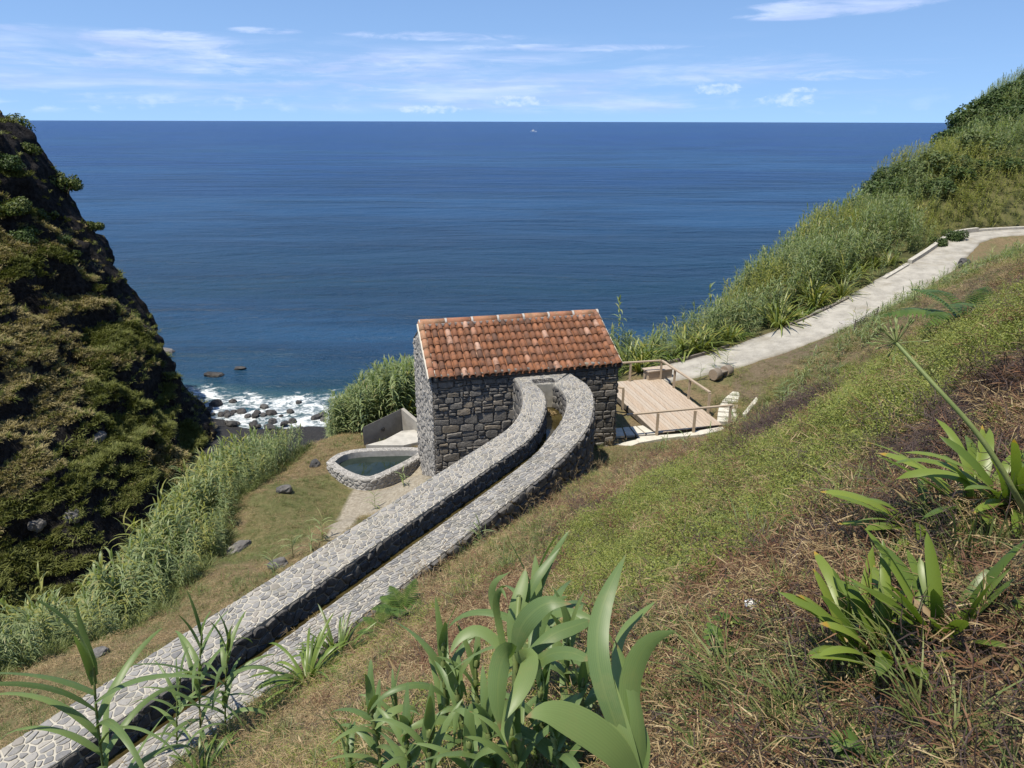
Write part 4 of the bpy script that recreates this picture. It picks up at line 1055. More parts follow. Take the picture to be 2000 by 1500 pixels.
for t in (.05, LEN - .08): b_.box(BR + ldir * t - [0, 0, .22], ldir * .06, wdir * (18 * BW), np.array([0, 0, .185]))
b_.box(BR + wdir * .01 - [0, 0, .22], ldir * LEN, wdir * .05, np.array([0, 0, .185])); b_.box(BR + wdir * (18 * BW - .06) - [0, 0, .22], ldir * LEN, wdir * .05, np.array([0, 0, .185]))
b_.build('frame', M_timber, deck)
def railing(label, posts, rails, hgt, extra=None):
    t = thing('wooden_railing', (posts[0][0], posts[0][1], posts[0][2]), label, 'railing')
    for p in posts:
        b = MB(); p = np.array(p); b.bar(p, p + [0, 0, hgt - .035], .085, .085); b.build('post', M_rail, t)
    for p, q in rails:
        b = MB(); p, q = np.array(p), np.array(q); d = (q - p) / np.linalg.norm(q - p); b.bar(p + [0, 0, hgt], q + [0, 0, hgt], .10, .05); b.build('rail', M_rail, t)
    return t
zb = .30
n1, n2_, n3 = [np.array((*atz(*p, .38)[:2], zb)) for p in ((1284, 846), (1356, 840), (1425, 831))]
n0 = n1 + (n1 - n2_) * .83; n4 = n3 + (n3 - n2_) * .03
railing('straight wooden railing along the near edge of the deck, three posts', [n1, n2_, n3], [(n0, n4)], .88)
f0, f1, f2, f3, f4 = [np.array((*atz(*p, .38)[:2], zb)) for p in ((1231, 743), (1291, 739), (1317, 756), (1346, 777), (1384, 805))]
railing('cornered wooden railing round the far end and right side of the deck', [f0, f1, f2, f3, f4], [(f0 + (f0 - f1) * .45, f1), (f1, f4)], .90)
s0 = np.array((*atz(1217, 796, .38)[:2], zb)); railing('short one post wooden railing against the house corner by the deck', [s0], [(s0 + [-.75, .35, 0], s0 + [.02, 0, 0])], .88)
# pale concrete strip at the foot of deck and house
st = [atz(*q, .315) for q in ((1158, 866), (1200, 868), (1244, 858), (1250, 852), (1330, 846), (1412, 832), (1418, 838), (1370, 848), (1300, 855), (1250, 864), (1230, 872), (1200, 879), (1160, 876))]
st = [tuple(map(float, q)) for q in st]; n = len(st)
tag(obj('concrete_strip', st + [(x, y, z - .35) for x, y, z in st], [tuple(range(n))] + [(i, n + i, n + (i + 1) % n, (i + 1) % n) for i in range(n)], M_slab), kind='structure')
def slab(name, quad, th, label, group):
    q = [np.array(p, float) for p in quad]; c = sum(q) / 4
    t = []
    for p in q: t.append(p + (c - p) * .02)
    V = q + t; V = [p - [0, 0, .012] for p in q] + t + [p - [0, 0, th] for p in q]
    o = obj(name, V, [(4, 5, 6, 7), (0, 1, 5, 4), (1, 2, 6, 5), (2, 3, 7, 6), (3, 0, 4, 7), (8, 9, 1, 0), (9, 10, 2, 1), (10, 11, 3, 2), (11, 8, 0, 3)], M_slab, loc=c)
    return tag(o, label, 'slab', group)
q0, q1, q2, q3 = [atz(*p, .335) for p in ((1203, 838), (1222, 846), (1278, 852), (1256, 830))]
A0, A1 = atz(1203, 836, .335), atz(1258, 830, .335); B0, B1 = atz(1203, 852, .335), atz(1284, 846, .335)
for k, (w_, lab) in enumerate(zip(range(4), ('pale paving slab against the house corner, in the shade', 'pale paving slab second from the house corner beside the deck', 'pale paving slab third from the house corner beside the deck', 'pale paving slab touching the near left corner of the deck'))):
    a, b = k / 4 + .02, (k + 1) / 4 - .02
    slab('paving_slab', [A0 * (1 - a) + A1 * a, A0 * (1 - b) + A1 * b, B0 * (1 - b) + B1 * b, B0 * (1 - a) + B1 * a], .08, lab, 'paving slabs between house and deck')
# stepping planks from the deck to the grass
NS = 7
c0 = smoothline([atz(*p, .37) for p in ((1402, 822), (1404, 796), (1412, 780), (1434, 762))], 2); c1 = smoothline([atz(*p, .37) for p in ((1440, 822), (1440, 800), (1446, 784), (1467, 766))], 2)
c0, c1 = resample(c0, NS * 2 + 1), resample(c1, NS * 2 + 1)
words = ('first', 'second', 'third', 'fourth', 'fifth', 'sixth', 'last')
for k in range(NS):
    i, j = 2 * k, 2 * k + 2; e = .80
    a, b, c_, d_ = c0[i], c1[i], c1[i] + (c1[j] - c1[i]) * e, c0[i] + (c0[j] - c0[i]) * e
    dz = np.array([0, 0, .0]); slab('stepping_slab', [a, b, c_, d_], .16, 'white stepping slab, %s of the curved row counted from the deck' % words[k], 'white stepping slabs from deck to grass')
o = slab('kerb_slab', [atz(1452, 806, .62), atz(1459, 808, .62), atz(1484, 778, .62), atz(1478, 774, .62)], .3, 'narrow white slab lying askew at the foot of the grassy slope', None); o['category'] = 'slab'
# log bench on the grass and box bench at the end of the deck
def log_bench(c, ax, L, rad, label):
    c = np.array(c, float); ax = np.array(ax, float); ax /= np.linalg.norm(ax); sd = np.cross(ax, [0, 0, 1.]); up = np.array([0, 0, 1.])
    t = thing('log_bench', c, label, 'log bench')
    for s in (0, 1):
        p = c + ax * (L * (s - .5)); m = MB(); m.tube([p - ax * .17 + up * rad, p - ax * .155 + up * rad, p + ax * .155 + up * rad, p + ax * .17 + up * rad], [rad * .93, rad, rad, rad * .93], 16); o = m.build('end_log', M_log, t, True)
        m = MB(); n = 16
        for sg in (-1, 1):
            q = p + ax * sg * .172 + up * rad; V = [q] + [q + (sd * math.cos(2 * math.pi * j / n) + up * math.sin(2 * math.pi * j / n)) * rad * .9 for j in range(n)]
            m.add(V, [((0, 1 + j, 1 + (j + 1) % n) if sg > 0 else (0, 1 + (j + 1) % n, 1 + j)) for j in range(n)])
        m.build('cut_face', M_logend, o)
    m = MB(); m.box(c - ax * L / 2 - sd * .18 + up * rad * 1.05, ax * L, sd * .36, up * .07); m.build('seat', M_log, t)
    return t
lb0 = ground(1412, 742); log_bench((lb0[0], lb0[1] + .25, h1(lb0[0], lb0[1] + .25) - .03), (.80, .60, 0), .75, .25, 'dark bench made of logs with round cut ends, on the brown grass')
bx = np.array(atz(1300, 744, .35)); bt = thing('box_bench', (bx[0], bx[1], .25), 'squat plank box bench tucked behind the far corner of the deck', 'bench')
bd = np.array([.93, .36, 0]); bs = np.array([-.36, .93, 0]); m = MB(); m.box(bx + bs * .3 - bd * .62 - [0, 0, .15], bd * 1.15, bs * .45, np.array([0, 0, .52])); m.build('base', M_rail, bt)
m = MB(); m.box(bx + bs * .26 - bd * .68 + [0, 0, .374], bd * 1.27, bs * .53, np.array([0, 0, .05])); m.build('seat', M_deck, bt)

# ------------------------------------------------------------------ stones lying about
def rock_mesh(sx_, sy_, sz_, seed, mat, sub=3, k=.30):
    import bmesh
    bm = bmesh.new(); bmesh.ops.create_icosphere(bm, subdivisions=sub, radius=1)
    P = np.array([v.co[:] for v in bm.verts]); d = fbm(P * 1.3 + seed * 3.1, 3, seed) * k * 1.5 + fbm(P * 4 + seed, 2, seed + 5) * k * .35
    q = np.sign(P) * np.abs(P) ** .75; q /= np.linalg.norm(q, axis=1, keepdims=True) ** .5
    P = q * (1 + d[:, None]) * np.array([sx_, sy_, sz_])
    for v, p in zip(bm.verts, P): v.co = p
    me = bpy.data.meshes.new('rock'); bm.to_mesh(me); bm.free(); me.materials.append(mat); return me
def rock(name, loc, size, seed, mat, label, cat='rock', group=None, sub=3, rot=None):
    o = link(bpy.data.objects.new(name, rock_mesh(*size, seed, mat, sub))); o.location = tuple(map(float, loc)); o.rotation_euler = (0, 0, rot if rot is not None else seed * 1.7)
    return tag(o, label, cat, group)
g = ground(558, 962); rock('boulder', (g[0], g[1], g[2] + .08), (.26, .2, .17), 4, M_boulder, 'grey boulder lying alone on the lawn left of the pool')
g = ground(470, 1075); rock('boulder', (g[0], g[1], g[2] + .02), (.22, .45, .22), 9, M_boulder, 'brown grey rock sunk in the grass bank above the reeds')
g = ground(195, 1282); rock('boulder', (g[0], g[1], g[2] + .03), (.2, .16, .1), 12, M_boulder, 'flat grey stone beside the channel behind the tall reed shoot')
g = ground(617, 910); rock('boulder', (g[0], g[1], g[2] - .05), (.2, .25, .28), 15, M_shore, 'black hollow stump rock at the left corner of the stone pool')
g = ground(545, 1110); rock('boulder', (g[0], g[1], g[2] + .02), (.3, .22, .2), 19, M_boulder, 'low dark stone half hidden by shoots at the left foot of the channel')
g = ground(1655, 633); rock('boulder', (g[0], g[1], g[2] + .03), (.42, .26, .14), 22, M_poolstone, 'flat pale rock at the bulging right edge of the sand path')
g = ground(1884, 518); rock('boulder', (g[0], g[1], g[2] + .15), (.32, .3, .3), 25, M_shore, 'round black rock on the slope just below the upper path')
# shore boulders
RB = random.Random(8)
shared = [rock_mesh(1, .8, .65, s, M_shore, 2, .3) for s in (31, 32, 33, 34, 35)]
places = []
for k in range(52):
    px = RB.uniform(392, 665); py = RB.uniform(806, 862) if k > 8 else RB.uniform(786, 812)
    p = atz(px, py, SEA); r = RB.uniform(.22, .62) if k > 8 else RB.uniform(.3, .7)
    places.append((p, r))
for p, r in places:
    o = link(bpy.data.objects.new('shore_boulder', RB.choice(shared))); o.location = (p[0], p[1], SEA + r * .15 + .25 * (p[1] < 66)); o.scale = (r, r, r); o.rotation_euler = (0, 0, RB.uniform(0, 6))
    tag(o, 'dark wet boulder among white surf at the foot of the cliffs', 'boulder', 'boulders along the shore')
for px, py, r, lab in ((318, 690, 1.0, 'reddish rock breaking the sea surface close to the cliff edge'), (418, 735, .7, 'low dark rock awash in the sea off the cliff, left of the surf'), (470, 722, .5, 'small dark rock awash farther out in the sea, left of the house')):
    p = atz(px, py, SEA); o = link(bpy.data.objects.new('sea_rock', rock_mesh(1.6 * r, r, .5 * r, int(px), M_boulder if px < 330 else M_shore, 2))); o.location = (p[0], p[1], SEA + .05); tag(o, lab, 'rock')
# rock outcrops on the cliff
def cliff_point(px, py):
    """the cliff face seen at a picture point"""
    D = CQ - np.array([0, 0, HC]); dep = D[..., 1] * _c - D[..., 2] * _s; xx = 1000 + FPX * D[..., 0] / dep; yy = 750 - FPX * (D[..., 2] * _c + D[..., 1] * _s) / dep
    m = (xx - px) ** 2 + (yy - py) ** 2; k = np.argmin(m + dep * .5); i = np.unravel_index(k, m.shape); return CQ[i], CN[i]
for px, py, sz, lab in ((142, 1012, (.45, .4, .4), 'pale squarish block on the mossy lower cliff'), (195, 855, (.7, .5, .5), 'small dark rock above the mossy lower cliff'), (70, 1030, (.5, .4, .4), 'dark stone in the shaded hollow low on the cliff')):
    p, nrm = cliff_point(px, py); rock('cliff_rock', p - nrm * .12, sz, px, M_boulder if 'pale' in lab else M_dark, lab)
# white paper scrap, black netting, yacht
g = ground(1473, 1190); m = MB()
o = link(bpy.data.objects.new('paper_scrap', rock_mesh(.032, .026, .022, 41, M_white, 3, .6))); o.location = (g[0], g[1], g[2] + .022); tag(o, 'crumpled white paper scrap on the dry straw slope', 'litter')
na, nb = ground(1668, 652), ground(1712, 626); nt_ = thing('wire_netting', na, 'dark wire netting panel leaning at the slope foot beside the sand path', 'netting')
m = MB()
na, nb = np.array(na), np.array(nb)
for k in range(13):
    p = na + (nb - na) * k / 12; m.bar(p, p + [0, .0, .55], .012)
for k in range(7): m.bar(na + [0, 0, .02 + .09 * k], nb + [0, 0, .02 + .09 * k], .012)
m.build('mesh_wire', M_metal, nt_)
m = MB(); m.bar(na, na + [0, 0, .62], .04); m.build('stake', M_timber, nt_); m = MB(); m.bar(nb, nb + [0, 0, .62], .04); m.build('stake', M_timber, nt_)
yp = atz(1042, 257.5, SEA); yt = thing('motor_boat', (yp[0], yp[1], SEA), 'tiny white boat far out on the open blue sea', 'boat')
m = MB(); Lb = 9.0
V = []; st_ = 9
for k in range(st_):
    t = k / (st_ - 1); w_ = 2.0 * math.sin(math.pi * min(.5, .18 + .42 * (1 - t) * 1.0)) * (1 - t ** 4) + .03; x = (t - .5) * 2 * Lb
    V += [(yp[0] + x, yp[1] - w_, SEA + 1.9 + .7 * t), (yp[0] + x * .97, yp[1] - w_ * .7, SEA - .4), (yp[0] + x * .97, yp[1] + w_ * .7, SEA - .4), (yp[0] + x, yp[1] + w_, SEA + 1.9 + .7 * t)]
F = [(0, 1, 2, 3), tuple(4 * (st_ - 1) + j for j in (3, 2, 1, 0))]
for k in range(st_ - 1):
    for j in range(4): F.append((4 * k + j, 4 * k + 4 + j, 4 * k + 4 + (j + 1) % 4, 4 * k + (j + 1) % 4))
m.add(V, F); m.build('hull', M_hull, yt)
m = MB(); m.box((yp[0] - 4.5, yp[1] - 1.5, SEA + 1.9), (7.5, 0, 0), (0, 3, 0), (0, 0, 2.0)); m.box((yp[0] - 3.0, yp[1] - 1.2, SEA + 3.9), (4.0, 0, 0), (0, 2.4, 0), (0, 0, 1.5)); m.build('cabin', M_hull, yt)
m = MB(); m.box((yp[0] - 4.2, yp[1] - 1.53, SEA + 2.8), (6.9, 0, 0), (0, .05, 0), (0, 0, .7)); m.build('window', M_glass, yt)
m = MB(); m.tube([(yp[0] - .5, yp[1], SEA + 5.4), (yp[0] - .5, yp[1], SEA + 10.5)], .12, 6); m.build('mast', M_hull, yt)

# ------------------------------------------------------------------ leaves and plants
class LB:
    """leaf strips with uv (across, along)"""
    def __init__(s): s.V = []; s.F = []; s.UV = []; s.M = []
    def strip(s, pts, wid, side, fold=0.0, mi=0):
        pts = np.asarray(pts, float); n = len(pts); T = np.gradient(pts, axis=0); T /= np.linalg.norm(T, axis=1, keepdims=True) + 1e-9
        b = len(s.V); three = fold != 0; m = 3 if three else 2
        for k in range(n):
            sd = np.asarray(side[k] if np.ndim(side) > 1 else side, float); sd = sd - T[k] * (sd @ T[k]); sd /= np.linalg.norm(sd) + 1e-9
            nr = np.cross(sd, T[k]); w = wid[k] / 2; v = k / (n - 1)
            if three: s.V += [tuple(pts[k] - sd * w), tuple(pts[k] - nr * fold * w), tuple(pts[k] + sd * w)]; s.UV += [(0, v), (.5, v), (1, v)]
            else: s.V += [tuple(pts[k] - sd * w), tuple(pts[k] + sd * w)]; s.UV += [(0, v), (1, v)]
        for k in range(n - 1):
            for j in range(m - 1):
                a = b + k * m + j; s.F.append((a, a + 1, a + m + 1, a + m)); s.M.append(mi)
    def leaf(s, base, az, el, L, W, droop, n=4, fold=0.0, wob=0.0, tw=0.0, mi=0, prof=None):
        p = np.array(base, float); P = [p.copy()]; sides = []; h = np.array([math.cos(az), math.sin(az), 0]); sd0 = np.array([-math.sin(az), math.cos(az), 0]); st = L / n
        for k in range(n):
            t = (k + .5) / n; e = el - droop * t ** 1.25; d = h * math.cos(e) + np.array([0, 0, 1]) * math.sin(e) + sd0 * wob * math.sin(3 * t); p = p + d / np.linalg.norm(d) * st; P.append(p.copy())
        for k in range(n + 1):
            a = tw * k / n; e = el - droop * (k / n) ** 1.25; nr = -h * math.sin(e) + np.array([0, 0, 1]) * math.cos(e); sides.append(sd0 * math.cos(a) + nr * math.sin(a))
        tt = np.linspace(0, 1, n + 1); w = prof(tt) if prof else W * np.minimum(1, .55 + 1.6 * tt) * (1 - tt ** 2.2) + .0005
        if prof: w = w * W
        s.strip(P, w, np.array(sides), fold, mi)
    def quad(s, c, nrm, up, w, l, mi=0):
        c, nrm, up = map(lambda q: np.asarray(q, float), (c, nrm, up)); r = np.cross(nrm, up); r /= np.linalg.norm(r) + 1e-9; u = np.cross(r, nrm)
        b = len(s.V); s.V += [tuple(c - u * l * .5), tuple(c + r * w * .5), tuple(c + u * l * .5), tuple(c - r * w * .5)]; s.UV += [(.5, 0), (1, .5), (.5, 1), (0, .5)]; s.F.append((b, b + 1, b + 2, b + 3)); s.M.append(mi)
    def tube(s, pts, rad, n=4, mi=0):
        m = MB(); m.tube(pts, rad, n, False); b = len(s.V); s.V += m.V; s.UV += [(.5, .3)] * len(m.V); s.F += [tuple(i + b for i in f) for f in m.F]; s.M += [mi] * len(m.F)
    def mesh(s, name, mats, origin=(0, 0, 0), smooth=True):
        me = bpy.data.meshes.new(name); V = np.asarray(s.V, float) - np.asarray(origin, float); me.from_pydata([tuple(v) for v in V.tolist()], [], s.F)
        for m in mats: me.materials.append(m)
        uv = me.uv_layers.new(name='UVMap'); li = np.empty(len(me.loops), np.int32); me.loops.foreach_get('vertex_index', li)
        uv.data.foreach_set('uv', np.asarray(s.UV, np.float32)[li].ravel())
        if len(mats) > 1: me.polygons.foreach_set('material_index', np.asarray(s.M, np.int32))
        if smooth: me.polygons.foreach_set('use_smooth', np.ones(len(me.polygons), bool))
        me.update(); return me
    def build(s, name, mats, parent=None, loc=(0, 0, 0)):
        mats = mats if isinstance(mats, (list, tuple)) else [mats]
        base = root_loc(parent) if parent is not None else np.array(loc, float)
        o = link(bpy.data.objects.new(name, s.mesh(name, mats, base)), parent)
        if parent is None: o.location = tuple(map(float, base))
        return o
RV = random.Random(21)
ru = RV.uniform

# ---- scattered stuff: one object each, instances of a few unlinked prototypes
def scatter(name, protos, pts, scl, label=None, cat=None, idx=None, rot=None, tilt=0.0):
    n = len(pts); pts = np.asarray(pts, np.float32)
    me = bpy.data.meshes.new(name); me.vertices.add(n); me.vertices.foreach_set('co', pts.ravel())
    if rot is None:
        rot = np.stack([rng.normal(0, tilt, n), rng.normal(0, tilt, n), rng.uniform(0, 6.283, n)], 1)
    me.attributes.new('rot', 'FLOAT_VECTOR', 'POINT').data.foreach_set('vector', rot.astype(np.float32).ravel())
    me.attributes.new('scl', 'FLOAT', 'POINT').data.foreach_set('value', np.asarray(scl, np.float32))
    idx = rng.integers(0, len(protos), n) if idx is None else idx
    me.attributes.new('idx', 'INT', 'POINT').data.foreach_set('value', idx.astype(np.int32))
    ng = bpy.data.node_groups.new(name + '_spread', 'GeometryNodeTree')
    ng.interface.new_socket('Geometry', in_out='INPUT', socket_type='NodeSocketGeometry'); ng.interface.new_socket('Geometry', in_out='OUTPUT', socket_type='NodeSocketGeometry')
    N, L = ng.nodes, ng.links
    gi, go = N.new('NodeGroupInput'), N.new('NodeGroupOutput'); ip = N.new('GeometryNodeInstanceOnPoints'); jn = N.new('GeometryNodeJoinGeometry')
    for m in protos:
        po = bpy.data.objects.new(m.name, m); oi = N.new('GeometryNodeObjectInfo'); oi.inputs['Object'].default_value = po; oi.inputs['As Instance'].default_value = True
        L.new(oi.outputs['Geometry'], jn.inputs[0])
    def attr(nm, dt):
        a = N.new('GeometryNodeInputNamedAttribute'); a.data_type = dt; a.inputs[0].default_value = nm; return a.outputs[0]
    L.new(gi.outputs[0], ip.inputs['Points']); L.new(jn.outputs[0], ip.inputs['Instance']); ip.inputs['Pick Instance'].default_value = True
    L.new(attr('idx', 'INT'), ip.inputs['Instance Index']); er = N.new('FunctionNodeEulerToRotation'); L.new(attr('rot', 'FLOAT_VECTOR'), er.inputs[0]); L.new(er.outputs[0], ip.inputs['Rotation'])
    L.new(attr('scl', 'FLOAT'), ip.inputs['Scale']); L.new(ip.outputs[0], go.inputs[0])
    o = link(bpy.data.objects.new(name, me)); md = o.modifiers.new('spread', 'NODES'); md.node_group = ng
    return tag(o, label, cat, kind='stuff')

def reed_proto(k, H=2.25, nl=26, W=.062, mats=None, plume=True):
    lb = LB(); lean = ru(0, .25); la = ru(0, 6.28)
    def ax(t): return np.array([math.cos(la), math.sin(la), 0]) * lean * t * t * H * .5 + np.array([0, 0, t * H])
    lb.tube([ax(0), ax(.5), ax(.97)], [.013, .011, .006], 3, 1)
    a0 = ru(0, 6.28)
    for i in range(nl):
        t = .08 + .90 * i / (nl - 1); L = ru(.42, .66) * (1.0 if t < .85 else .8) * (.75 + .25 * min(1, t * 2))
        lb.leaf(ax(t), a0 + math.pi * i + ru(-.7, .7), math.radians(ru(28, 60) if t < .9 else ru(60, 84)), L, W * ru(.8, 1.2), math.radians(ru(55, 120) if t < .88 else ru(30, 90)), 4)
    return lb.mesh('reed', mats or [M_reed, M_stem])
P_reed = [reed_proto(k) for k in range(6)]
P_reedy = [reed_proto(k, 2.4, 22, .062, [M_reedy, M_stem]) for k in range(4)]
P_shoot = [reed_proto(k, .8, 11, .045) for k in range(4)]
def tuft(n, L, W, mats, el=(40, 85), droop=(30, 90), rad=.06, seg=3, name='tuft'):
    lb = LB()
    for _ in range(n):
        a, r = ru(0, 6.28), rad * math.sqrt(ru(0, 1)); lb.leaf((r * math.cos(a), r * math.sin(a), -.01), a + ru(-.9, .9), math.radians(ru(*el)), L * ru(.5, 1.1), W * ru(.7, 1.3), math.radians(ru(*droop)), seg)
    return lb.mesh(name, mats)
P_grass = [tuft(26, .16, .006, [M_grass], rad=.08) for _ in range(4)]
P_long = [tuft(30, .42, .009, [M_grass], (45, 85), (40, 110), .10, 4) for _ in range(4)]
P_lawn = [tuft(40, .055, .005, [M_grass], (25, 80), (10, 60), .11, 2) for _ in range(3)]
def straw_proto(n, L, W, rad, mat, lift=.05):
    lb = LB()
    for _ in range(n):
        a, r = ru(0, 6.28), rad * math.sqrt(ru(0, 1)); az = ru(0, 6.28)
        lb.leaf((r * math.cos(a), r * math.sin(a), ru(.0, lift)), az, math.radians(ru(-6, 28)), L * ru(.4, 1.3), W * ru(.6, 1.5), math.radians(ru(0, 55)), 3, tw=ru(-1, 1), wob=ru(-.4, .4))
    return lb.mesh('straw', [mat])
P_straw = [straw_proto(60, .105, .0038, .17, M_straw, .03) for _ in range(4)]
P_strawb = [straw_proto(5, .16, .011, .15, M_straw, .03) for _ in range(3)]
P_litter = [straw_proto(56, .10, .004, .17, M_litter, .03) for _ in range(3)]
def twig_proto(n=44):
    lb = LB()
    for _ in range(n):
        a, r = ru(0, 6.28), .18 * math.sqrt(ru(0, 1)); lb.leaf((r * math.cos(a), r * math.sin(a), ru(0, .04)), ru(0, 6.28), math.radians(ru(0, 60)), ru(.06, .17), .0042, math.radians(ru(0, 110)), 3, wob=ru(-1, 1))
    return lb.mesh('twig', [M_twig])
P_twig = [twig_proto() for _ in range(3)]
def creeper_proto(n=150, rad=.17):
    lb = LB()
    for _ in range(n):
        a, r = ru(0, 6.28), rad * math.sqrt(ru(0, 1)); c = np.array([r * math.cos(a), r * math.sin(a), ru(.005, .075) * (1.15 - r / rad * .6)])
        nr = np.array([ru(-.8, .8), ru(-.8, .8), 1.0]); nr /= np.linalg.norm(nr); up = np.array([ru(-1, 1), ru(-1, 1), .1])
        lb.quad(c, nr, up, ru(.007, .0125), ru(.011, .020))
    for _ in range(7):
        a, r = ru(0, 6.28), rad * .7 * math.sqrt(ru(0, 1)); lb.leaf((r * math.cos(a), r * math.sin(a), .01), ru(0, 6.28), math.radians(ru(10, 60)), ru(.08, .16), .004, .8, 3)
    return lb.mesh('creeper', [M_creep])
P_creep = [creeper_proto() for _ in range(4)]
def seed_proto():
    lb = LB()
    for _ in range(3):
        a = ru(0, 6.28); el = math.radians(ru(62, 84)); L = ru(.55, .9); h = np.array([math.cos(a), math.sin(a), 0])
        P = [h * (L * t * math.cos(el) + .12 * t * t) + np.array([0, 0, L * t * math.sin(el) - .05 * t * t]) for t in np.linspace(0, 1, 5)]
        lb.tube(P, .0016, 3)
        for q in range(5): lb.leaf(P[-1] - h * .012 * q, a + ru(-1.6, 1.6), math.radians(ru(-10, 50)), ru(.07, .13), .0035, .8, 3)
        for q in range(3): lb.leaf(P[q], a + ru(-2, 2), math.radians(60), ru(.15, .3), .006, 1.2, 3)
    return lb.mesh('seed_grass', [M_straw])
P_seed = [seed_proto() for _ in range(4)]
def cliff_tuft(mat, n=40, L=.30, W=.045):
    lb = LB()
    for _ in range(n):
        a = ru(0, 6.28); r = .3 * math.sqrt(ru(0, 1)); lb.leaf((r * math.cos(a), r * math.sin(a), -.05), a + ru(-1, 1), math.radians(ru(40, 85)), L * ru(.6, 1.2), W * ru(.7, 1.3), math.radians(ru(50, 130)), 3)
    return lb.mesh('cliff_tuft', [mat])
P_ctan = [cliff_tuft(M_tan) for _ in range(3)]; P_coli = [cliff_tuft(M_olive, 44, .36, .05) for _ in range(3)]

GGX, GGY = GX, GY
def gsample(M, x, y):
    M = M.reshape(XX.shape); i = np.clip(np.searchsorted(GX, x), 0, len(GX) - 1); j = np.clip(np.searchsorted(GY, y), 0, len(GY) - 1); return M[j, i]
def inview(x, y, z, m=160):
    d = y * _c - (z - HC) * _s; d = np.maximum(d, .05); X = 1000 + FPX * x / d; Y = 750 - FPX * ((z - HC) * _c + y * _s) / d
    return (X > -m) & (X < 2000 + m) & (Y < 1500 + 2 * m) & (Y > -m) & (y * _c - (z - HC) * _s > .4)
def cand(n, x0, x1, y0, y1):
    x, y = rng.uniform(x0, x1, n), rng.uniform(y0, y1, n); z = hz(x, y); return x, y, z
def inchan(x, y): return inpoly(x, y, CHANNEL)
def busy(x, y):
    b = inpoly(x, y, np.vstack([LO - [.06, 0, 0], RO[::-1] + [.06, 0, 0]])) | inpoly(x, y, [H(-.2, -.2, 0), H(HL + .2, -.2, 0), H(HL + .2, HW, 0), H(-.2, HW, 0)]) | inpoly(x, y, DECK) | inpoly(x, y, st)
    b |= inpoly(x, y, ring(PR, .38)) | inpoly(x, y, ap); d, _, _ = seg_dist(x, y, PATH); return b | (d < 1.02)
# --- near slope, uphill of the channel
def slope(n, dens, dmax, mask):
    """candidates at 'dens' per square metre close by, thinning with distance; density given for a distance of 4 m"""
    x, y, z = cand(n, -9, 32, .6, 34); d = np.hypot(np.hypot(x, y), z - HC)
    area = 41 * 33.4; p = dens * area / n * np.minimum(1, (3.5 / d) ** 1.15)
    bb = .848 * x - .53 * y
    k = (rng.uniform(0, 1, n) < p) & (d < dmax) & (bb > -7.5) & inview(x, y, z, 800) & ~busy(x, y)
    x, y, z = x[k], y[k], z[k]; k = rng.uniform(0, 1, len(x)) < mask(x, y); return np.stack([x[k], y[k], z[k]], 1), d
NZ = lambda x, y, s, sd: n2(x, y, s, 3, sd)
cr = lambda x, y: gsample(m_creep, x, y); dk = lambda x, y: gsample(m_dark, x, y); rd = lambda x, y: gsample(m_red, x, y); dr = lambda x, y: gsample(m_dirt, x, y)
dist = lambda P: np.hypot(np.hypot(P[:, 0], P[:, 1]), P[:, 2] - HC)
sz = lambda P, a=.8, b=1.25: rng.uniform(a, b, len(P)) * np.clip((dist(P) / 7) ** .35, .8, 1.7)
NB = 520000
P, _ = slope(NB, 150, 33, lambda x, y: np.where(cr(x, y) > 0, .16, np.where(dk(x, y) > 0, .25, np.where(x > .6, .75, .85))) * (1 - .85 * dr(x, y)))
scatter('dry_straw', P_straw, P, sz(P), 'dry tan straw lying over the near slope', 'straw', tilt=.25)
P, _ = slope(NB, 16, 22, lambda x, y: np.where(cr(x, y) > 0, .08, .7) * (1 - dr(x, y)))
scatter('broad_straw', P_strawb, P, sz(P), 'broad pale dead leaves lying among the straw', 'straw', tilt=.3)
P, _ = slope(NB, 120, 26, lambda x, y: np.where(rd(x, y) > 0, .95, np.where(x > .5, .50, .12)) * np.where(cr(x, y) > 0, .3, 1) * (1 - dr(x, y)))
scatter('red_brown_litter', P_litter, P, sz(P), 'reddish brown litter matted on the slope', 'litter', tilt=.35)
P, _ = slope(NB, 170, 30, lambda x, y: np.where(dk(x, y) > 0, .95, np.where((x > .5) & (cr(x, y) < .5) & (NZ(x, y, .8, 91) > .0), .24, .08)))
scatter('dark_twigs', P_twig, P, sz(P), 'dark dead creeper twigs on the upper slope', 'twigs', tilt=.4)
P, _ = slope(NB, 330, 33, lambda x, y: np.where(cr(x, y) > 0, np.where(dk(x, y) > 0, .12, .95), .30 * (NZ(x, y, 1.4, 5) > .02) * np.where((x > .5) & (y < 3.2), .2, 1)) * np.where(NZ(x, y, .7, 15) > -.16, 1, .22))
scatter('creeper_cover', P_creep, P, sz(P, .7, 1.25), 'yellow green small leaved creeper carpeting the slope', 'creeper', tilt=.35)
gm = lambda x, y: sstep(NZ(x, y, 1.6, 55) + .25 * NZ(x, y, .5, 56), -.08, .25)
P, _ = slope(NB, 110, 33, lambda x, y: gm(x, y) * np.where(cr(x, y) > 0, .35, 1) * (1 - rd(x, y) * .75) * (1 - dr(x, y)) * np.where(x > .8, .5, 1) + .04)
scatter('grass_tufts', P_grass, P, sz(P), 'short green grass growing through the dry slope', 'grass', tilt=.3)
P, _ = slope(NB, 9, 33, lambda x, y: gm(x, y) * (1 - dr(x, y)) * np.where(cr(x, y) > 0, .3, 1))
b_ = .848 * P[:, 0] - .53 * P[:, 1]
scatter('long_grass', P_long, P, sz(P, .5, 1.0), 'long arching green grass tufts on the slope', 'grass', tilt=.25)
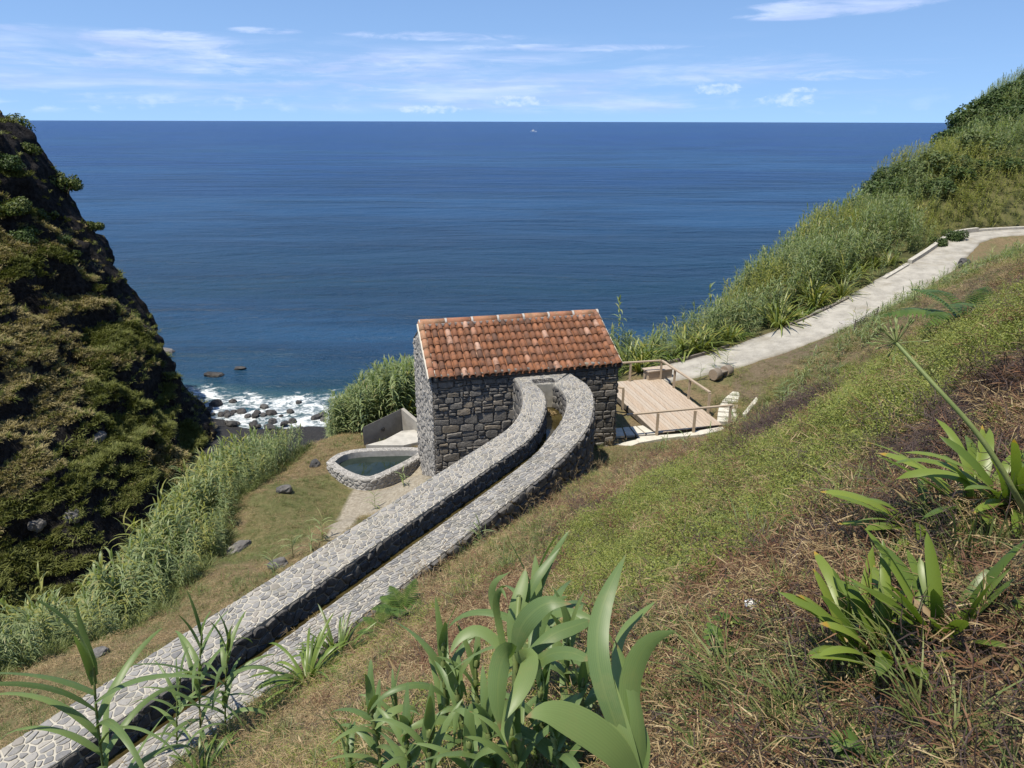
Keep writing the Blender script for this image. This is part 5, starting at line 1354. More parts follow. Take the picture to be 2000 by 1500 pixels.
# green grass hem along the uphill foot of channel, slope foot and path edge
def along(line, n, w0, w1, y=None):
    L = resample(np.asarray(line)[:, :2], 400); k = rng.integers(0, 399, n); T = np.gradient(L, axis=0); T /= np.linalg.norm(T, axis=1, keepdims=True); Nr = np.stack([T[:, 1], -T[:, 0]], 1)
    u = rng.uniform(w0, w1, n)[:, None]; q = L[k] + Nr[k] * u + rng.normal(0, .06, (n, 2)); return q[:, 0], q[:, 1]
x, y = along(RO, 260, .08, 1.0); k = (y > 5) & (rng.uniform(0, 1, len(x)) < .35 + .65 * (NZ(x, y, 1.0, 9) > 0)); P = np.stack([x[k], y[k], hz(x[k], y[k])], 1)
scatter('channel_grass', P_long, P, rng.uniform(.35, .85, len(P)), 'green grass along the uphill foot of the stone channel', 'grass', tilt=.3)
x, y = along(RO, 120, .1, 1.2); k = y > 6; P = np.stack([x[k], y[k], hz(x[k], y[k])], 1)
scatter('seed_grass', P_seed, P, rng.uniform(.6, 1.1, len(P)), 'thin dry seed stalks leaning over the channel wall', 'grass', tilt=.2)
foot = np.array([atz(px, py, z)[:2] for px, py, z in ((1240, 885, .45), (1400, 850, .5), (1480, 805, .7), (1540, 735, 1.0), (1660, 655, 1.8), (1800, 570, 2.9), (1900, 510, 3.9), (1990, 470, 4.4))])
x, y = along(foot, 900, -.2, 2.6); k = (~busy(x, y)) & (rng.uniform(0, 1, len(x)) < .25 + .75 * (NZ(x, y, 1.3, 19) > -.05)); P = np.stack([x[k], y[k], hz(x[k], y[k])], 1)
scatter('slope_foot_grass', P_long, P, rng.uniform(.5, 1.15, len(P)), 'blue green tall grass along the foot of the slope by the path', 'grass', tilt=.25)
x, y = along(foot, 260, .2, 3.0); k = ~busy(x, y); P = np.stack([x[k], y[k], hz(x[k], y[k])], 1)
scatter('slope_foot_shoots', P_shoot, P, rng.uniform(.4, .9, len(P)), 'small reed shoots among the grass at the slope foot', 'reeds', tilt=.2)
# --- lawn terrace left of the channel, and flats
def terrace(n, dens, mask, x0=-16, x1=3, y0=4, y1=30):
    x, y, z = cand(n, x0, x1, y0, y1); bb = .848 * x - .53 * y; d = np.hypot(np.hypot(x, y), z - HC)
    p = dens * (x1 - x0) * (y1 - y0) / n; k = (rng.uniform(0, 1, n) < p) & (bb < -9.75) & inview(x, y, z) & ~busy(x, y) & (gsample(m_ramp, x, y) < .5); x, y, z = x[k], y[k], z[k]
    dd, _, sd = seg_dist(x, y, np.array(REEDLINE)); k = (rng.uniform(0, 1, len(x)) < mask(x, y)) & ((sd < 0) | (dd < 1)); return np.stack([x[k], y[k], z[k]], 1)
lawn = lambda x, y: gsample(m_lawn, x, y)
P = terrace(120000, 60, lambda x, y: np.where(lawn(x, y) > 0, .95, .35 + .5 * (NZ(x, y, 1.2, 61) > 0)))
scatter('lawn_grass', P_lawn, P, rng.uniform(.8, 1.4, len(P)), 'short green brown grass of the lawn terrace', 'grass', tilt=.2)
P = terrace(120000, 42, lambda x, y: np.where(lawn(x, y) > 0, .12, .8))
scatter('terrace_straw', P_straw, P, rng.uniform(.7, 1.2, len(P)), 'dry straw on the terrace left of the channel', 'straw', tilt=.25)
P = terrace(60000, 16, lambda x, y: np.where(lawn(x, y) > 0, .05, .5 * (NZ(x, y, 1.5, 66) > .05)))
scatter('terrace_tufts', P_grass, P, rng.uniform(.7, 2.0, len(P)), 'green grass tufts on the terrace', 'grass', tilt=.25)
x, y, z = cand(9000, 2, 16, 20, 33); k = ~busy(x, y) & (.848 * x - .53 * y < 2.5) & (NZ(x, y, .9, 71) > -.15); P = np.stack([x[k], y[k], z[k]], 1)[:3600]
scatter('flat_grass', P_lawn, P, rng.uniform(.7, 1.3, len(P)), 'thin worn grass round the deck', 'grass', tilt=.2)

# --- reed beds
def reedbed(name, label, P, sc, protos, tilt=.10): return scatter(name, protos, P, sc, label, 'reeds', tilt=tilt)
RL_ = np.array(REEDLINE); L = resample(RL_, 300); n = 2400; k = rng.integers(0, 299, n); off = rng.uniform(0, 1, n) ** 1.2 * 7.5 + .35 * NZ(L[k, 0], L[k, 1], 1.5, 12)
P = L[k, :2] + off[:, None] * np.array([-.848, .53]) + rng.normal(0, .12, (n, 2)); z = hz(P[:, 0], P[:, 1]); P = np.column_stack([P, z])
k = rng.uniform(0, 1, n) < .30 + .7 * (NZ(P[:, 0], P[:, 1], 1.6, 13) > -.12); P = P[k]; off = off[k]
sc = (.50 + .45 * sstep(off, 0, 2.0)) * rng.uniform(.7, 1.05, len(P)) * (1 + .5 * NZ(P[:, 0], P[:, 1], 2.0, 162))
reedbed('reed_bed', 'dense pale green giant reeds along the lip of the ravine', P, sc, P_reed + P_reedy[:2])
x, y = along(RL_, 420, -.5, .25); P = np.stack([x, y, hz(x, y)], 1); scatter('reed_edge_straw', P_long, P, rng.uniform(.7, 1.4, len(P)), 'dry and green grass at the foot of the reeds', 'grass', tilt=.3)
# behind the pool
n = 1100; px = rng.uniform(655, 840, n); tt = rng.uniform(0, 1, n); x = np.interp(px, [655, 720, 830], [-7.6, -6.6, -4.0]) + rng.uniform(-.5, .5, n); y = np.interp(px, [655, 720, 830], [29.5, 28.6, 29.6]) + tt * 8
x *= y / np.interp(px, [655, 720, 830], [29.5, 28.6, 29.6]); z = hz(x, y); P = np.stack([x, y, z], 1)
reedbed('reed_bed', 'dense reeds between the stone pool and the sea, left of the house', P, rng.uniform(.75, 1.1, n) * (.8 + .35 * sstep(px, 700, 790)), P_reed)
# bank beyond the path
def bank(n, mask):
    x, y, z = cand(n, 3, 95, 27, 128); d, _, sd = seg_dist(x, y, PATH); k = (sd > 0) & (d > 1.25) & inview(x, y, z, 60) & (z > -9) & ~busy(x, y) & (y > 29.5)
    x, y, z, d = x[k], y[k], z[k], d[k]; t = np.hypot(x, y); k = (rng.uniform(0, 1, len(x)) < mask(x, y, d, t)); return np.stack([x[k], y[k], z[k]], 1), d[k], t[k]
shrubby = lambda x, y: NZ(x, y, 13, 141)
P, d, t = bank(90000, lambda x, y, d, t: np.where(t < 60, .95, .6) * np.where((d < 2.9) & (x < 24), .22, 1) * ((shrubby(x, y) + .25 * sstep(t, 60, 85) < .33) | (d < 22)))
yl = (NZ(P[:, 0], P[:, 1], 8, 151) + .15 * ((d > 5) & (d < 16)) > .16); sc = (.38 + .62 * sstep(d, .3, 3.2)) * rng.uniform(.7, 1.05, len(P)) * np.where(t > 60, .80, .92) * np.where(t > 82, .62, 1) * (1 + .45 * NZ(P[:, 0], P[:, 1], 3.2, 161))
reedbed('reed_bed', 'grey green reeds covering the bank beyond the sand path', P[~yl], sc[~yl], P_reed, .14)
reedbed('reed_bed', 'yellow green reeds in the middle of the bank beyond the path', P[yl], sc[yl] * .85, P_reedy, .2)
P, d, t = bank(14000, lambda x, y, d, t: (d < 3) * .8)
scatter('bank_grass', P_long, P, rng.uniform(.8, 1.6, len(P)), 'green grass hanging over the outer edge of the path', 'grass', tilt=.3)

# --- cliff tufts
m, n_ = CROCK.shape; ii = rng.integers(int(m * .16), m, 60000); jj = rng.integers(0, n_, 60000); cpnt, cnr = CQ[ii, jj], CN[ii, jj]; rk, tn = CROCK[ii, jj], CTAN[ii, jj]
keep = (rng.uniform(0, 1, 60000) < (1 - rk) * .9 + .03) & (cnr[:, 2] > .15); pos = cpnt[keep]; tn = tn[keep]; nrk = cnr[keep]
ang = np.stack([-nrk[:, 1] * .5, nrk[:, 0] * .5, rng.uniform(0, 6.28, len(pos))], 1)
istan = rng.uniform(0, 1, len(pos)) < tn * .8 + .02
sx2 = rng.uniform(.6, 1.25, len(pos))
scatter('cliff_dry_grass', P_ctan, pos[istan], sx2[istan], 'tan dry grass on the ledges of the cliff', 'grass', rot=ang[istan])
scatter('cliff_green_grass', P_coli, pos[~istan], sx2[~istan], 'olive green tussocks over the lower cliff', 'grass', rot=ang[~istan])

# ------------------------------------------------------------------ bushes on hill and cliff
def bush_mesh(seed, leafm, lumps=8, per=230, ls=.10, flat=.75):
    q = random.Random(seed); lb = LB(); tr = []
    for k in range(lumps):
        a = q.uniform(0, 6.28); r = .62 * math.sqrt(q.uniform(0, 1)) if k else 0; c = np.array([r * math.cos(a), r * math.sin(a), q.uniform(.30, .85) * flat]); rad = q.uniform(.28, .48); tr.append(c)
        for _ in range(per):
            d = np.array([q.gauss(0, 1), q.gauss(0, 1), q.gauss(.25, 1)]); d /= np.linalg.norm(d); p = c + d * rad * q.uniform(.72, 1.10) * np.array([1, 1, .85])
            if p[2] < .02: continue
            nr = d + np.array([q.gauss(0, .55), q.gauss(0, .55), q.gauss(.3, .55)]); nr /= np.linalg.norm(nr); up = np.array([q.gauss(0, 1), q.gauss(0, 1), .6])
            lb.quad(p, nr, up, ls * q.uniform(.5, 1), ls * q.uniform(.9, 1.6))
    t = LB()
    for c in tr: t.tube([(0, 0, -.25), (c[0] * .4, c[1] * .4, c[2] * .5), tuple(c)], [.05, .035, .015], 4)
    return lb.mesh('crown', [leafm], smooth=False), t.mesh('trunk', [M_bark])
B_dark = [bush_mesh(s, M_bush) for s in (1, 2, 3)]; B_pale = [bush_mesh(s, M_bushl, 9, 200) for s in (4, 5)]; B_cliff = [bush_mesh(s, M_cliffbush, 8, 220, .11) for s in (6, 7)]; B_tree = [bush_mesh(8, M_bush, 9, 250, .09, 1.25)]
def bush(loc, r, lib, label, name='shrub', cat='shrub', group=None, hs=1.0):
    t = thing(name, loc, label, cat, group); c, k = RV.choice(lib); t.scale = (r, r, r * hs); t.rotation_euler = (0, 0, ru(0, 6.28))
    link(bpy.data.objects.new('crown', c), t); link(bpy.data.objects.new('trunk', k), t); return t
ORD = 'first second third fourth fifth sixth seventh eighth ninth tenth eleventh twelfth thirteenth fourteenth fifteenth sixteenth'.split()
def hill_pt(px, py):
    p = ground(px, py, 170); return (p[0], p[1], h1(p[0], p[1]) - .1)
def row(pts, lib, what, group, r0, r1, hs=.85):
    for k, (px, py) in enumerate(pts): bush(hill_pt(px, py), ru(r0, r1), lib, '%s, %s from the left in its row' % (what, ORD[k]), group=group, hs=hs)
row([(1630, 420), (1655, 405), (1680, 388), (1705, 375), (1730, 362), (1752, 350), (1700, 400), (1738, 385)], B_dark, 'dark shrub in the mid crest clump', 'dark shrubs on the hill crest', 1.3, 2.0)
row([(1845, 268), (1872, 252), (1898, 240), (1924, 226), (1950, 213), (1976, 200), (1998, 190), (2030, 175)], B_dark, 'dark shrub on the skyline ridge', 'shrubs along the skyline', 1.7, 2.5)
row([(1850, 290), (1885, 275), (1915, 262), (1945, 250), (1975, 236), (2005, 225)], B_dark, 'green shrub just below the skyline row', 'shrubs below the skyline', 1.7, 2.4)
row([(1780, 345), (1815, 330), (1850, 330), (1905, 300), (1955, 285), (1995, 275)], B_pale, 'pale shrub below the skyline shrubs', 'pale shrubs on the upper hill', 1.5, 2.3)
row([(1790, 385), (1835, 372), (1880, 350), (1925, 335), (1970, 330)], B_dark, 'dark shrub right above the upper reeds', 'dark shrubs above the reeds', 1.2, 1.8, .7)
p = hill_pt(1822, 290); bush(p, 1.9, B_tree, 'small dark rounded tree standing up on the hill skyline over the sea', 'small_tree', 'tree', hs=1.1)
for (px, py, r, lab) in ((1388, 668, .75, 'round dark green bush at the outer edge of the path, nearest the deck'), (1862, 468, .9, 'dark green bush inside the bend of the upper path'), (1830, 478, .7, 'low dark bush just left of the path bend')):
    bush(hill_pt(px, py), r, B_dark, lab)
def cl(px, py, r, lib, lab, name='shrub', cat='shrub', group=None, hs=1.0):
    p, nr = cliff_point(px, py); return bush(p - np.array([0, 0, .3]), r, lib, lab, name, cat, group, hs)
cl(128, 372, 1.7, B_cliff, 'round topped green tree standing out from the cliff edge against the sea', 'cliff_tree', 'tree', hs=1.15)
cl(62, 300, 1.3, B_cliff, 'wind shaped shrub on the cliff edge below the headland top')
cl(18, 262, 2.1, B_cliff, 'broad dark shrub crowning the headland at the left picture edge')
cl(180, 452, 1.2, B_cliff, 'dark shrub leaning over the sea below the round cliff tree')
cl(28, 415, 1.5, B_cliff, 'bright green shrub high on the cliff at the left picture edge'); cl(85, 430, 1.6, B_cliff, 'bright green shrub in the upper cliff hollow, right of the edge shrub')
cl(55, 470, 1.3, B_dark, 'dark shrub in the shade under the two bright cliff shrubs'); cl(120, 480, 1.2, B_dark, 'dark shrub above the upper patch of dry grass'); cl(150, 500, .9, B_cliff, 'small green shrub at the top of the dry grass slope')
cl(232, 555, .9, B_cliff, 'small shrub on the shaded cliff edge, midway down'); cl(12, 330, 1.4, B_dark, 'dark shrub under the headland crown'); cl(262, 620, .7, B_cliff, 'little shrub on the dark cliff edge above the sea')

# ------------------------------------------------------------------ strap-leaved clumps
def clump_mesh(name, n, L, W, el, droop, mats, rad=.08, seg=6, fold=.18):
    lb = LB()
    for _ in range(n):
        a, r = ru(0, 6.28), rad * math.sqrt(ru(0, 1)); lb.leaf((r * math.cos(a), r * math.sin(a), -.02), a + ru(-.5, .5), math.radians(ru(*el)), L * ru(.65, 1.15), W * ru(.75, 1.2), math.radians(ru(*droop)), seg, fold, prof=lambda t: np.minimum(1, .7 + t) * (1 - t ** 5) + .01)
    return lb.mesh(name, mats)
PHM = [clump_mesh('strap_plant', 60, 1.25, .055, (35, 85), (35, 115), [M_phor], .18, 5) for _ in range(4)]
AGM = [clump_mesh('strap_plant', 46, .95, .05, (30, 80), (50, 120), [M_agap], .2, 5) for _ in range(3)]
PO2 = resample(PP[:, :2], 400)
def beyond(px, py, off=0):
    p = ground(px, py); return np.array([p[0], p[1], h1(p[0], p[1])])
SP = [((4.5, 30.9), .9, 0), ((5.3, 31.5), 1.1, 1), ((5.7, 30.6), .8, 1)]
kend = kk[5]
for i in range(25):
    if i in (8, 9, 13, 17, 18, 20, 22): continue
    k = int(1 + (kend - 2) * i / 24); q = PP[k, :2] + PN[k] * (1.4 + .8 * (i % 2) + ru(-.1, .7)); SP.append((tuple(q), ru(.85, 1.2) * (1 if i < 20 else .75), 1 if i % 5 != 2 else 0))
NUM = ('first', 'second', 'third') + tuple(ORD[:16]) + ('seventeenth', 'eighteenth', 'nineteenth', 'twentieth', 'fifth to last', 'fourth to last', 'third to last', 'second to last', 'last')
for k, (q, s, y) in enumerate(SP):
    o = link(bpy.data.objects.new('strap_plant', RV.choice(PHM if y else AGM))); o.location = (q[0], q[1], h1(*q)); s *= 1.35; o.scale = (s,) * 3; o.rotation_euler = (0, 0, ru(0, 6.28))
    lab = ('yellowish' if y else 'deep green') + ' strap leaved clump '
    tag(o, lab + ('behind the far railing, %s from the house' % NUM[k] if k < 3 else 'on the outer path edge, %s from the deck' % NUM[k]), 'strap plant', 'strap leaved clumps along the path')
p = beyond(800, 812); o = link(bpy.data.objects.new('strap_plant', PHM[0])); P0 = atz(795, 812, -1.4); o.location = (P0[0] - .15, P0[1] + .5, h1(P0[0], P0[1] + .5)); o.scale = (1.5,) * 3; tag(o, 'yellow green strap leaved clump between the parapet and the house gable', 'strap plant')
o = link(bpy.data.objects.new('straw_heap', straw_proto(420, .5, .012, .75, M_straw, .5))); P0 = atz(762, 822, -1.5); o.location = (P0[0], P0[1] + .5, h1(P0[0], P0[1] + .5) - .0); o.scale = (1, .8, .9); tag(o, 'heap of dry straw piled behind the concrete parapet', 'straw heap')
o = link(bpy.data.objects.new('leaf_debris', straw_proto(160, .10, .02, .24, M_straw, .04))); o.location = (1.12, 20.45, 2.345); tag(o, 'clot of dead leaves floating before the channel grating', 'leaf debris')
# single giant reeds that stand out
def tall_reed(loc, s, label, mesh=None):
    t = link(bpy.data.objects.new('giant_reed', mesh or RV.choice(P_reed))); t.location = tuple(map(float, loc)); t.scale = (s,) * 3; t.rotation_euler = (0, 0, ru(0, 6)); return tag(t, label, 'reed')
plume = reed_proto(0, 3.2, 30, .085)
p = ground(1222, 700); q = at(1208, 690, 34.5); tall_reed((q[0], q[1], h1(q[0], q[1])), 1.12 * (atz(1208, 690, 0)[2] * 0 + 1), 'lone tall reed rising beside the right end of the tiled roof', plume)
q = at(1390, 620, 41); tall_reed((q[0], q[1], h1(q[0], q[1])), 1.35, 'thin tall reed sticking up above the bank into the sea view')
q = at(708, 860, 30.0); tall_reed((q[0], q[1], h1(q[0], q[1])), 1.15, 'leaning reed stem at the left end of the concrete parapet')
for k, (px, py, s, lab) in enumerate(((575, 1092, .9, 'reed shoots at the left foot of the channel, nearest the low dark stone'), (540, 1128, .8, 'reed shoot left of the channel, at the lower end of its group'), (632, 1060, .9, 'reed shoot tight against the left channel wall'), (612, 1078, .7, 'small reed shoot in the middle of the group left of the channel'), (735, 996, .75, 'reed shoot on the concrete ramp beside the channel'), (790, 952, .8, 'reed shoots at the foot of the house gable'), (402, 1092, 1.0, 'reed shoot leaning out of the bank by the sunken rock'),
                                      (975, 1035, 1.0, 'bright reed shoots against the shaded outer channel wall'), (1000, 1022, .9, 'second bright reed shoot against the outer channel wall, uphill of the first'), (1052, 985, 1.1, 'tall single reed shoot before the outer channel wall'), (938, 1075, .8, 'low pale reed shoot at the outer foot of the channel'), (1396, 722, .9, 'green reed shoots behind the log bench'), (1368, 742, .8, 'green reed shoots left of the log bench'), (1420, 716, 1.0, 'reed shoots right behind the log bench'))):
    g = ground(px, py); tall_reed((g[0], g[1], h1(g[0], g[1]) - .02), s, lab, RV.choice(P_shoot))

# ------------------------------------------------------------------ foreground plants, leaf by leaf
def strap_clump(base, n, L, W, label, mat=None, el=(20, 80), droop=(20, 95), az=None, name='strap_plant'):
    t = thing(name, base, label, 'strap plant')
    for k in range(n):
        a = ru(0, 6.28) if az is None else az + ru(-1.7, 1.7); r = .035; lb = LB()
        lb.leaf((base[0] + r * math.cos(a), base[1] + r * math.sin(a), base[2] - .02), a, math.radians(ru(*el)), L * ru(.6, 1.12), W * ru(.8, 1.2), math.radians(ru(*droop)), 9, .22, ru(-.12, .12), ru(-.5, .5), prof=lambda t: np.minimum(1, .72 + .9 * t) * (1 - t ** 7) ** .8 + .01)
        lb.build('leaf', mat or M_agatip, t)
    for k in range(max(2, n // 5)):                                    # withered leaves at the foot
        a = ru(0, 6.28); lb = LB(); lb.leaf((base[0], base[1], base[2] + .02), a, math.radians(ru(5, 35)), L * ru(.4, .7), W * .6, math.radians(ru(30, 80)), 6, .3, ru(-.5, .5), ru(-2, 2)); lb.build('dead_leaf', M_straw, t)
    return t
M_agatip = leaf_mat('strap_leaf_tipped', [(0, (.09, .14, .022)), (.5, (.15, .21, .035)), (1, (.21, .27, .05))], .36, .4, .38, .2, tip=(1.12, (.34, .25, .13)))
def gp(px, py): return np.array(ground(px, py))
strap_clump(gp(1845, 1240), 28, .37, .040, 'glossy strap plant with brown cut tips, right of the pair on the straw', el=(15, 85), droop=(5, 50))
strap_clump(gp(1735, 1290), 28, .34, .040, 'glossy strap plant leaning left, lower left of the pair on the straw', el=(25, 85), droop=(10, 70))
strap_clump(gp(1680, 1260), 22, .33, .038, 'strap plant with upright leaves at the left end of the lower clumps', el=(40, 88), droop=(10, 60))
strap_clump(gp(1915, 995), 24, .46, .042, 'tall strap plant with spotted leaves at the right picture edge', el=(20, 80), droop=(20, 80))
strap_clump(gp(1985, 985), 22, .46, .042, 'strap plant cut by the right picture edge under the bare flower stalk', el=(30, 80), droop=(20, 90))
strap_clump(gp(1800, 1030), 16, .40, .038, 'thin strap plant reaching left over the dark twigs', el=(10, 70), droop=(20, 70), az=2.6)
strap_clump(gp(605, 1340), 70, 1.0, .042, 'wide bushy strap plant spilling beside the right channel wall', M_agap, (15, 80), (40, 120))
strap_clump(gp(665, 1292), 50, .85, .038, 'upper neighbour of the bushy strap plant beside the channel wall', M_agap, (20, 85), (30, 110))
strap_clump(gp(400, 1530), 40, .62, .042, 'bright green strap plant at the bottom edge beneath the reeds', M_agap, (25, 85), (30, 100))
# tall giant reeds with broad leaves
def giant_reed(base, top_py, top_px, nl, L, W, label, el=(38, 68), droop=(45, 130), start=.25):
    base = np.array(base); lo, hi = .2, 3.5                            # height that reaches the wanted top
    for _ in range(30):
        m = (lo + hi) / 2
        if proj(base + [0, 0, m])[1] > top_py: lo = m
        else: hi = m
    Hh = lo; X = ((top_px - proj(base + [0, 0, Hh])[0]) * proj(base + [0, 0, Hh])[2] / FPX)
    t = thing('giant_reed', base, label, 'reed')
    def ax(s): return base + np.array([X * s ** 1.6 + .012 * math.sin(5 * s), .0, Hh * s * .86])
    m = MB(); m.tube([ax(s) for s in np.linspace(-.03, 1.0, 9)], np.linspace(.013, .006, 9), 8); m.build('stem', M_stem, t, True)
    a0 = ru(0, 6.28)
    for k in range(nl):
        s = start + (1 - start) * k / (nl - 1); lb = LB(); top = k >= nl - 3
        LL = L * ru(.8, 1.15) * (.75 + .5 * math.sin(math.pi * min(1, s * 1.05))) * (Hh * .55 + .45)
        lb.leaf(ax(s), a0 + k * 2.6 + ru(-.5, .5), math.radians(ru(*el) if not top else ru(74, 88)), LL, W * ru(.8, 1.15), math.radians(ru(*droop) if not top else ru(8, 40)), 12, .28, ru(-.15, .15), ru(-.9, .9), prof=lambda t: np.minimum(1, .62 + 2.2 * t) * (1 - t) ** .62 + .004)
        lb.build('leaf', M_hero, t)
        if k % 2 == 0:                                                 # leaf sheath round the stem
            m = MB(); m.tube([ax(s - .07), ax(s - .02), ax(s)], [.013, .014, .011], 8, False); m.build('sheath', M_stem, t, True)
    return t
giant_reed(gp(230, 1660), 1238, 172, 19, 0.62, 0.101, 'tall reed at the lower left in front of the cobbled channel wall', start=.2)
giant_reed(gp(398, 1470), 1205, 392, 17, 0.50, 0.078, 'slim reed crossing the channel, with a narrow bent tip', (40, 75), start=.2)
giant_reed(gp(445, 1455), 1222, 447, 15, 0.44, 0.084, 'reed with an upright broad tip, right of the slim one crossing the channel', (40, 75), start=.2)
giant_reed(gp(350, 1480), 1300, 352, 13, 0.42, 0.070, 'lowest of the three reeds crossing the channel, at the left', start=.2)
giant_reed(gp(870, 1470), 1215, 872, 11, 0.40, 0.065, 'reed with a slender spear tip left of the big central reed', (45, 75), start=.2)
giant_reed(gp(905, 1490), 1300, 897, 11, 0.38, 0.061, 'short reed between the spear tipped one and the central reed', start=.2)
giant_reed(gp(745, 1540), 1340, 728, 12, 0.38, 0.065, 'reed at the left end of the central reed clump by the bottom edge', start=.2)
giant_reed(gp(800, 1560), 1400, 800, 11, 0.38, 0.065, 'low reed at the bottom edge, second from the left of the central clump', start=.15)
giant_reed(gp(960, 1570), 1370, 962, 11, 0.38, 0.065, 'low reed at the bottom edge in front of the central reed', start=.15)
giant_reed(gp(1090, 1560), 1400, 1092, 10, 0.36, 0.062, 'low reed at the bottom edge left of the big near reed', start=.15)
giant_reed(gp(1100, 1400), 1200, 1120, 11, 0.40, 0.062, 'dark reed behind the big central reed, to its right', start=.2)
giant_reed(gp(1040, 1390), 1110, 1052, 13, 0.47, 0.072, 'tall reed just behind the big central reed', start=.3)
for k, (bx_, by_, tx_, ty_, nn, LL_, WW_, lab) in enumerate((
    (690, 1560, 682, 1420, 8, .30, .052, 'low reed at the far left of the central clump'), (840, 1600, 846, 1395, 9, .36, .058, 'reed at the bottom edge, right of the second low reed'),
    (920, 1600, 925, 1420, 9, .36, .058, 'reed at the bottom edge just left of the central front reed'), (1010, 1590, 1008, 1385, 10, .38, .060, 'leafy reed at the bottom edge directly under the big central reed'),
    (1050, 1500, 1068, 1300, 10, .36, .055, 'reed filling the gap between the central reed and the near one'), (780, 1480, 775, 1330, 9, .34, .050, 'small reed left of the spear tipped reed'),
    (930, 1450, 938, 1260, 9, .36, .050, 'reed close at the left side of the big central reed'), (1130, 1480, 1150, 1290, 8, .32, .048, 'shaded reed behind the big near reed'))):
    giant_reed(gp(bx_, by_), ty_, tx_, nn, LL_, WW_, lab, (48, 82), (30, 110), .12)
def pxleaf(parent, pts, wid, tilt=.5, fold=.22, mat=None, name='leaf'):
    """leaf through points (close-up crop x, y, distance); widths in crop units"""
    Q = np.array([at(650 + cx / 2.667, 1050 + cy / 2.667, t) for cx, cy, t in pts]); w = np.array([wv / 2.667 * p[2] / FPX for wv, p in zip(wid, pts)])
    C = smoothline(np.column_stack([Q, w]), 2); C = resample(C, 18); C[-1, 3] = .0006
    T = np.gradient(C[:, :3], axis=0); T /= np.linalg.norm(T, axis=1, keepdims=True); V_ = C[:, :3] - np.array([0, 0, HC]); V_ /= np.linalg.norm(V_, axis=1, keepdims=True)
    sd = np.cross(T, V_); sd /= np.linalg.norm(sd, axis=1, keepdims=True); nr = np.cross(sd, T); sd = sd * math.cos(tilt) + nr * math.sin(tilt)
    lb = LB(); lb.strip(C[:, :3], C[:, 3] / math.cos(tilt * .8), sd, fold); lb.build(name, mat or M_hero, parent)
# the big near reed
nb = np.array(at(1258, 1540, 1.42)); hero = thing('giant_reed', (nb[0], nb[1], h1(nb[0], nb[1])), 'very near big reed with long broad leaves, the largest, at the bottom middle', 'reed')
m = MB(); m.tube([(nb[0] + .02, nb[1] + .02, h1(nb[0], nb[1]) - .05), tuple(nb + [.01, .01, -.02]), tuple(at(1250, 1480, 1.42)), tuple(at(1243, 1430, 1.43))], [.017, .016, .012, .003], 10); m.build('stem', M_stem, hero, True)
pxleaf(hero, [(1560, 1230, 1.38), (1490, 980, 1.38), (1410, 760, 1.40), (1380, 560, 1.43), (1400, 390, 1.47), (1455, 240, 1.50), (1535, 80, 1.55)], [70, 95, 118, 118, 105, 70, 0], .35)
pxleaf(hero, [(1590, 1240, 1.42), (1560, 980, 1.43), (1545, 780, 1.45), (1590, 620, 1.46), (1670, 515, 1.46), (1800, 482, 1.45)], [70, 100, 120, 115, 75, 0], -.5)
pxleaf(hero, [(1580, 1240, 1.36), (1490, 1110, 1.34), (1350, 1000, 1.33), (1200, 925, 1.32), (1100, 905, 1.31), (1012, 935, 1.30)], [90, 165, 185, 160, 95, 0], -.35, .12)
pxleaf(hero, [(1520, 1050, 1.46), (1490, 760, 1.52), (1480, 600, 1.58), (1520, 480, 1.62), (1600, 400, 1.66), (1700, 320, 1.70)], [60, 60, 55, 50, 40, 0], .6)
pxleaf(hero, [(1600, 1240, 1.40), (1600, 1050, 1.41), (1585, 880, 1.43), (1540, 690, 1.47), (1470, 520, 1.50)], [90, 90, 75, 50, 0], -.7)
pxleaf(hero, [(1575, 1260, 1.37), (1530, 1080, 1.37), (1480, 900, 1.39), (1450, 760, 1.41), (1440, 640, 1.42)], [100, 110, 95, 60, 0], .1)
pxleaf(hero, [(1600, 1280, 1.40), (1640, 1120, 1.42), (1620, 1000, 1.46), (1570, 900, 1.5)], [60, 70, 60, 0], .9)
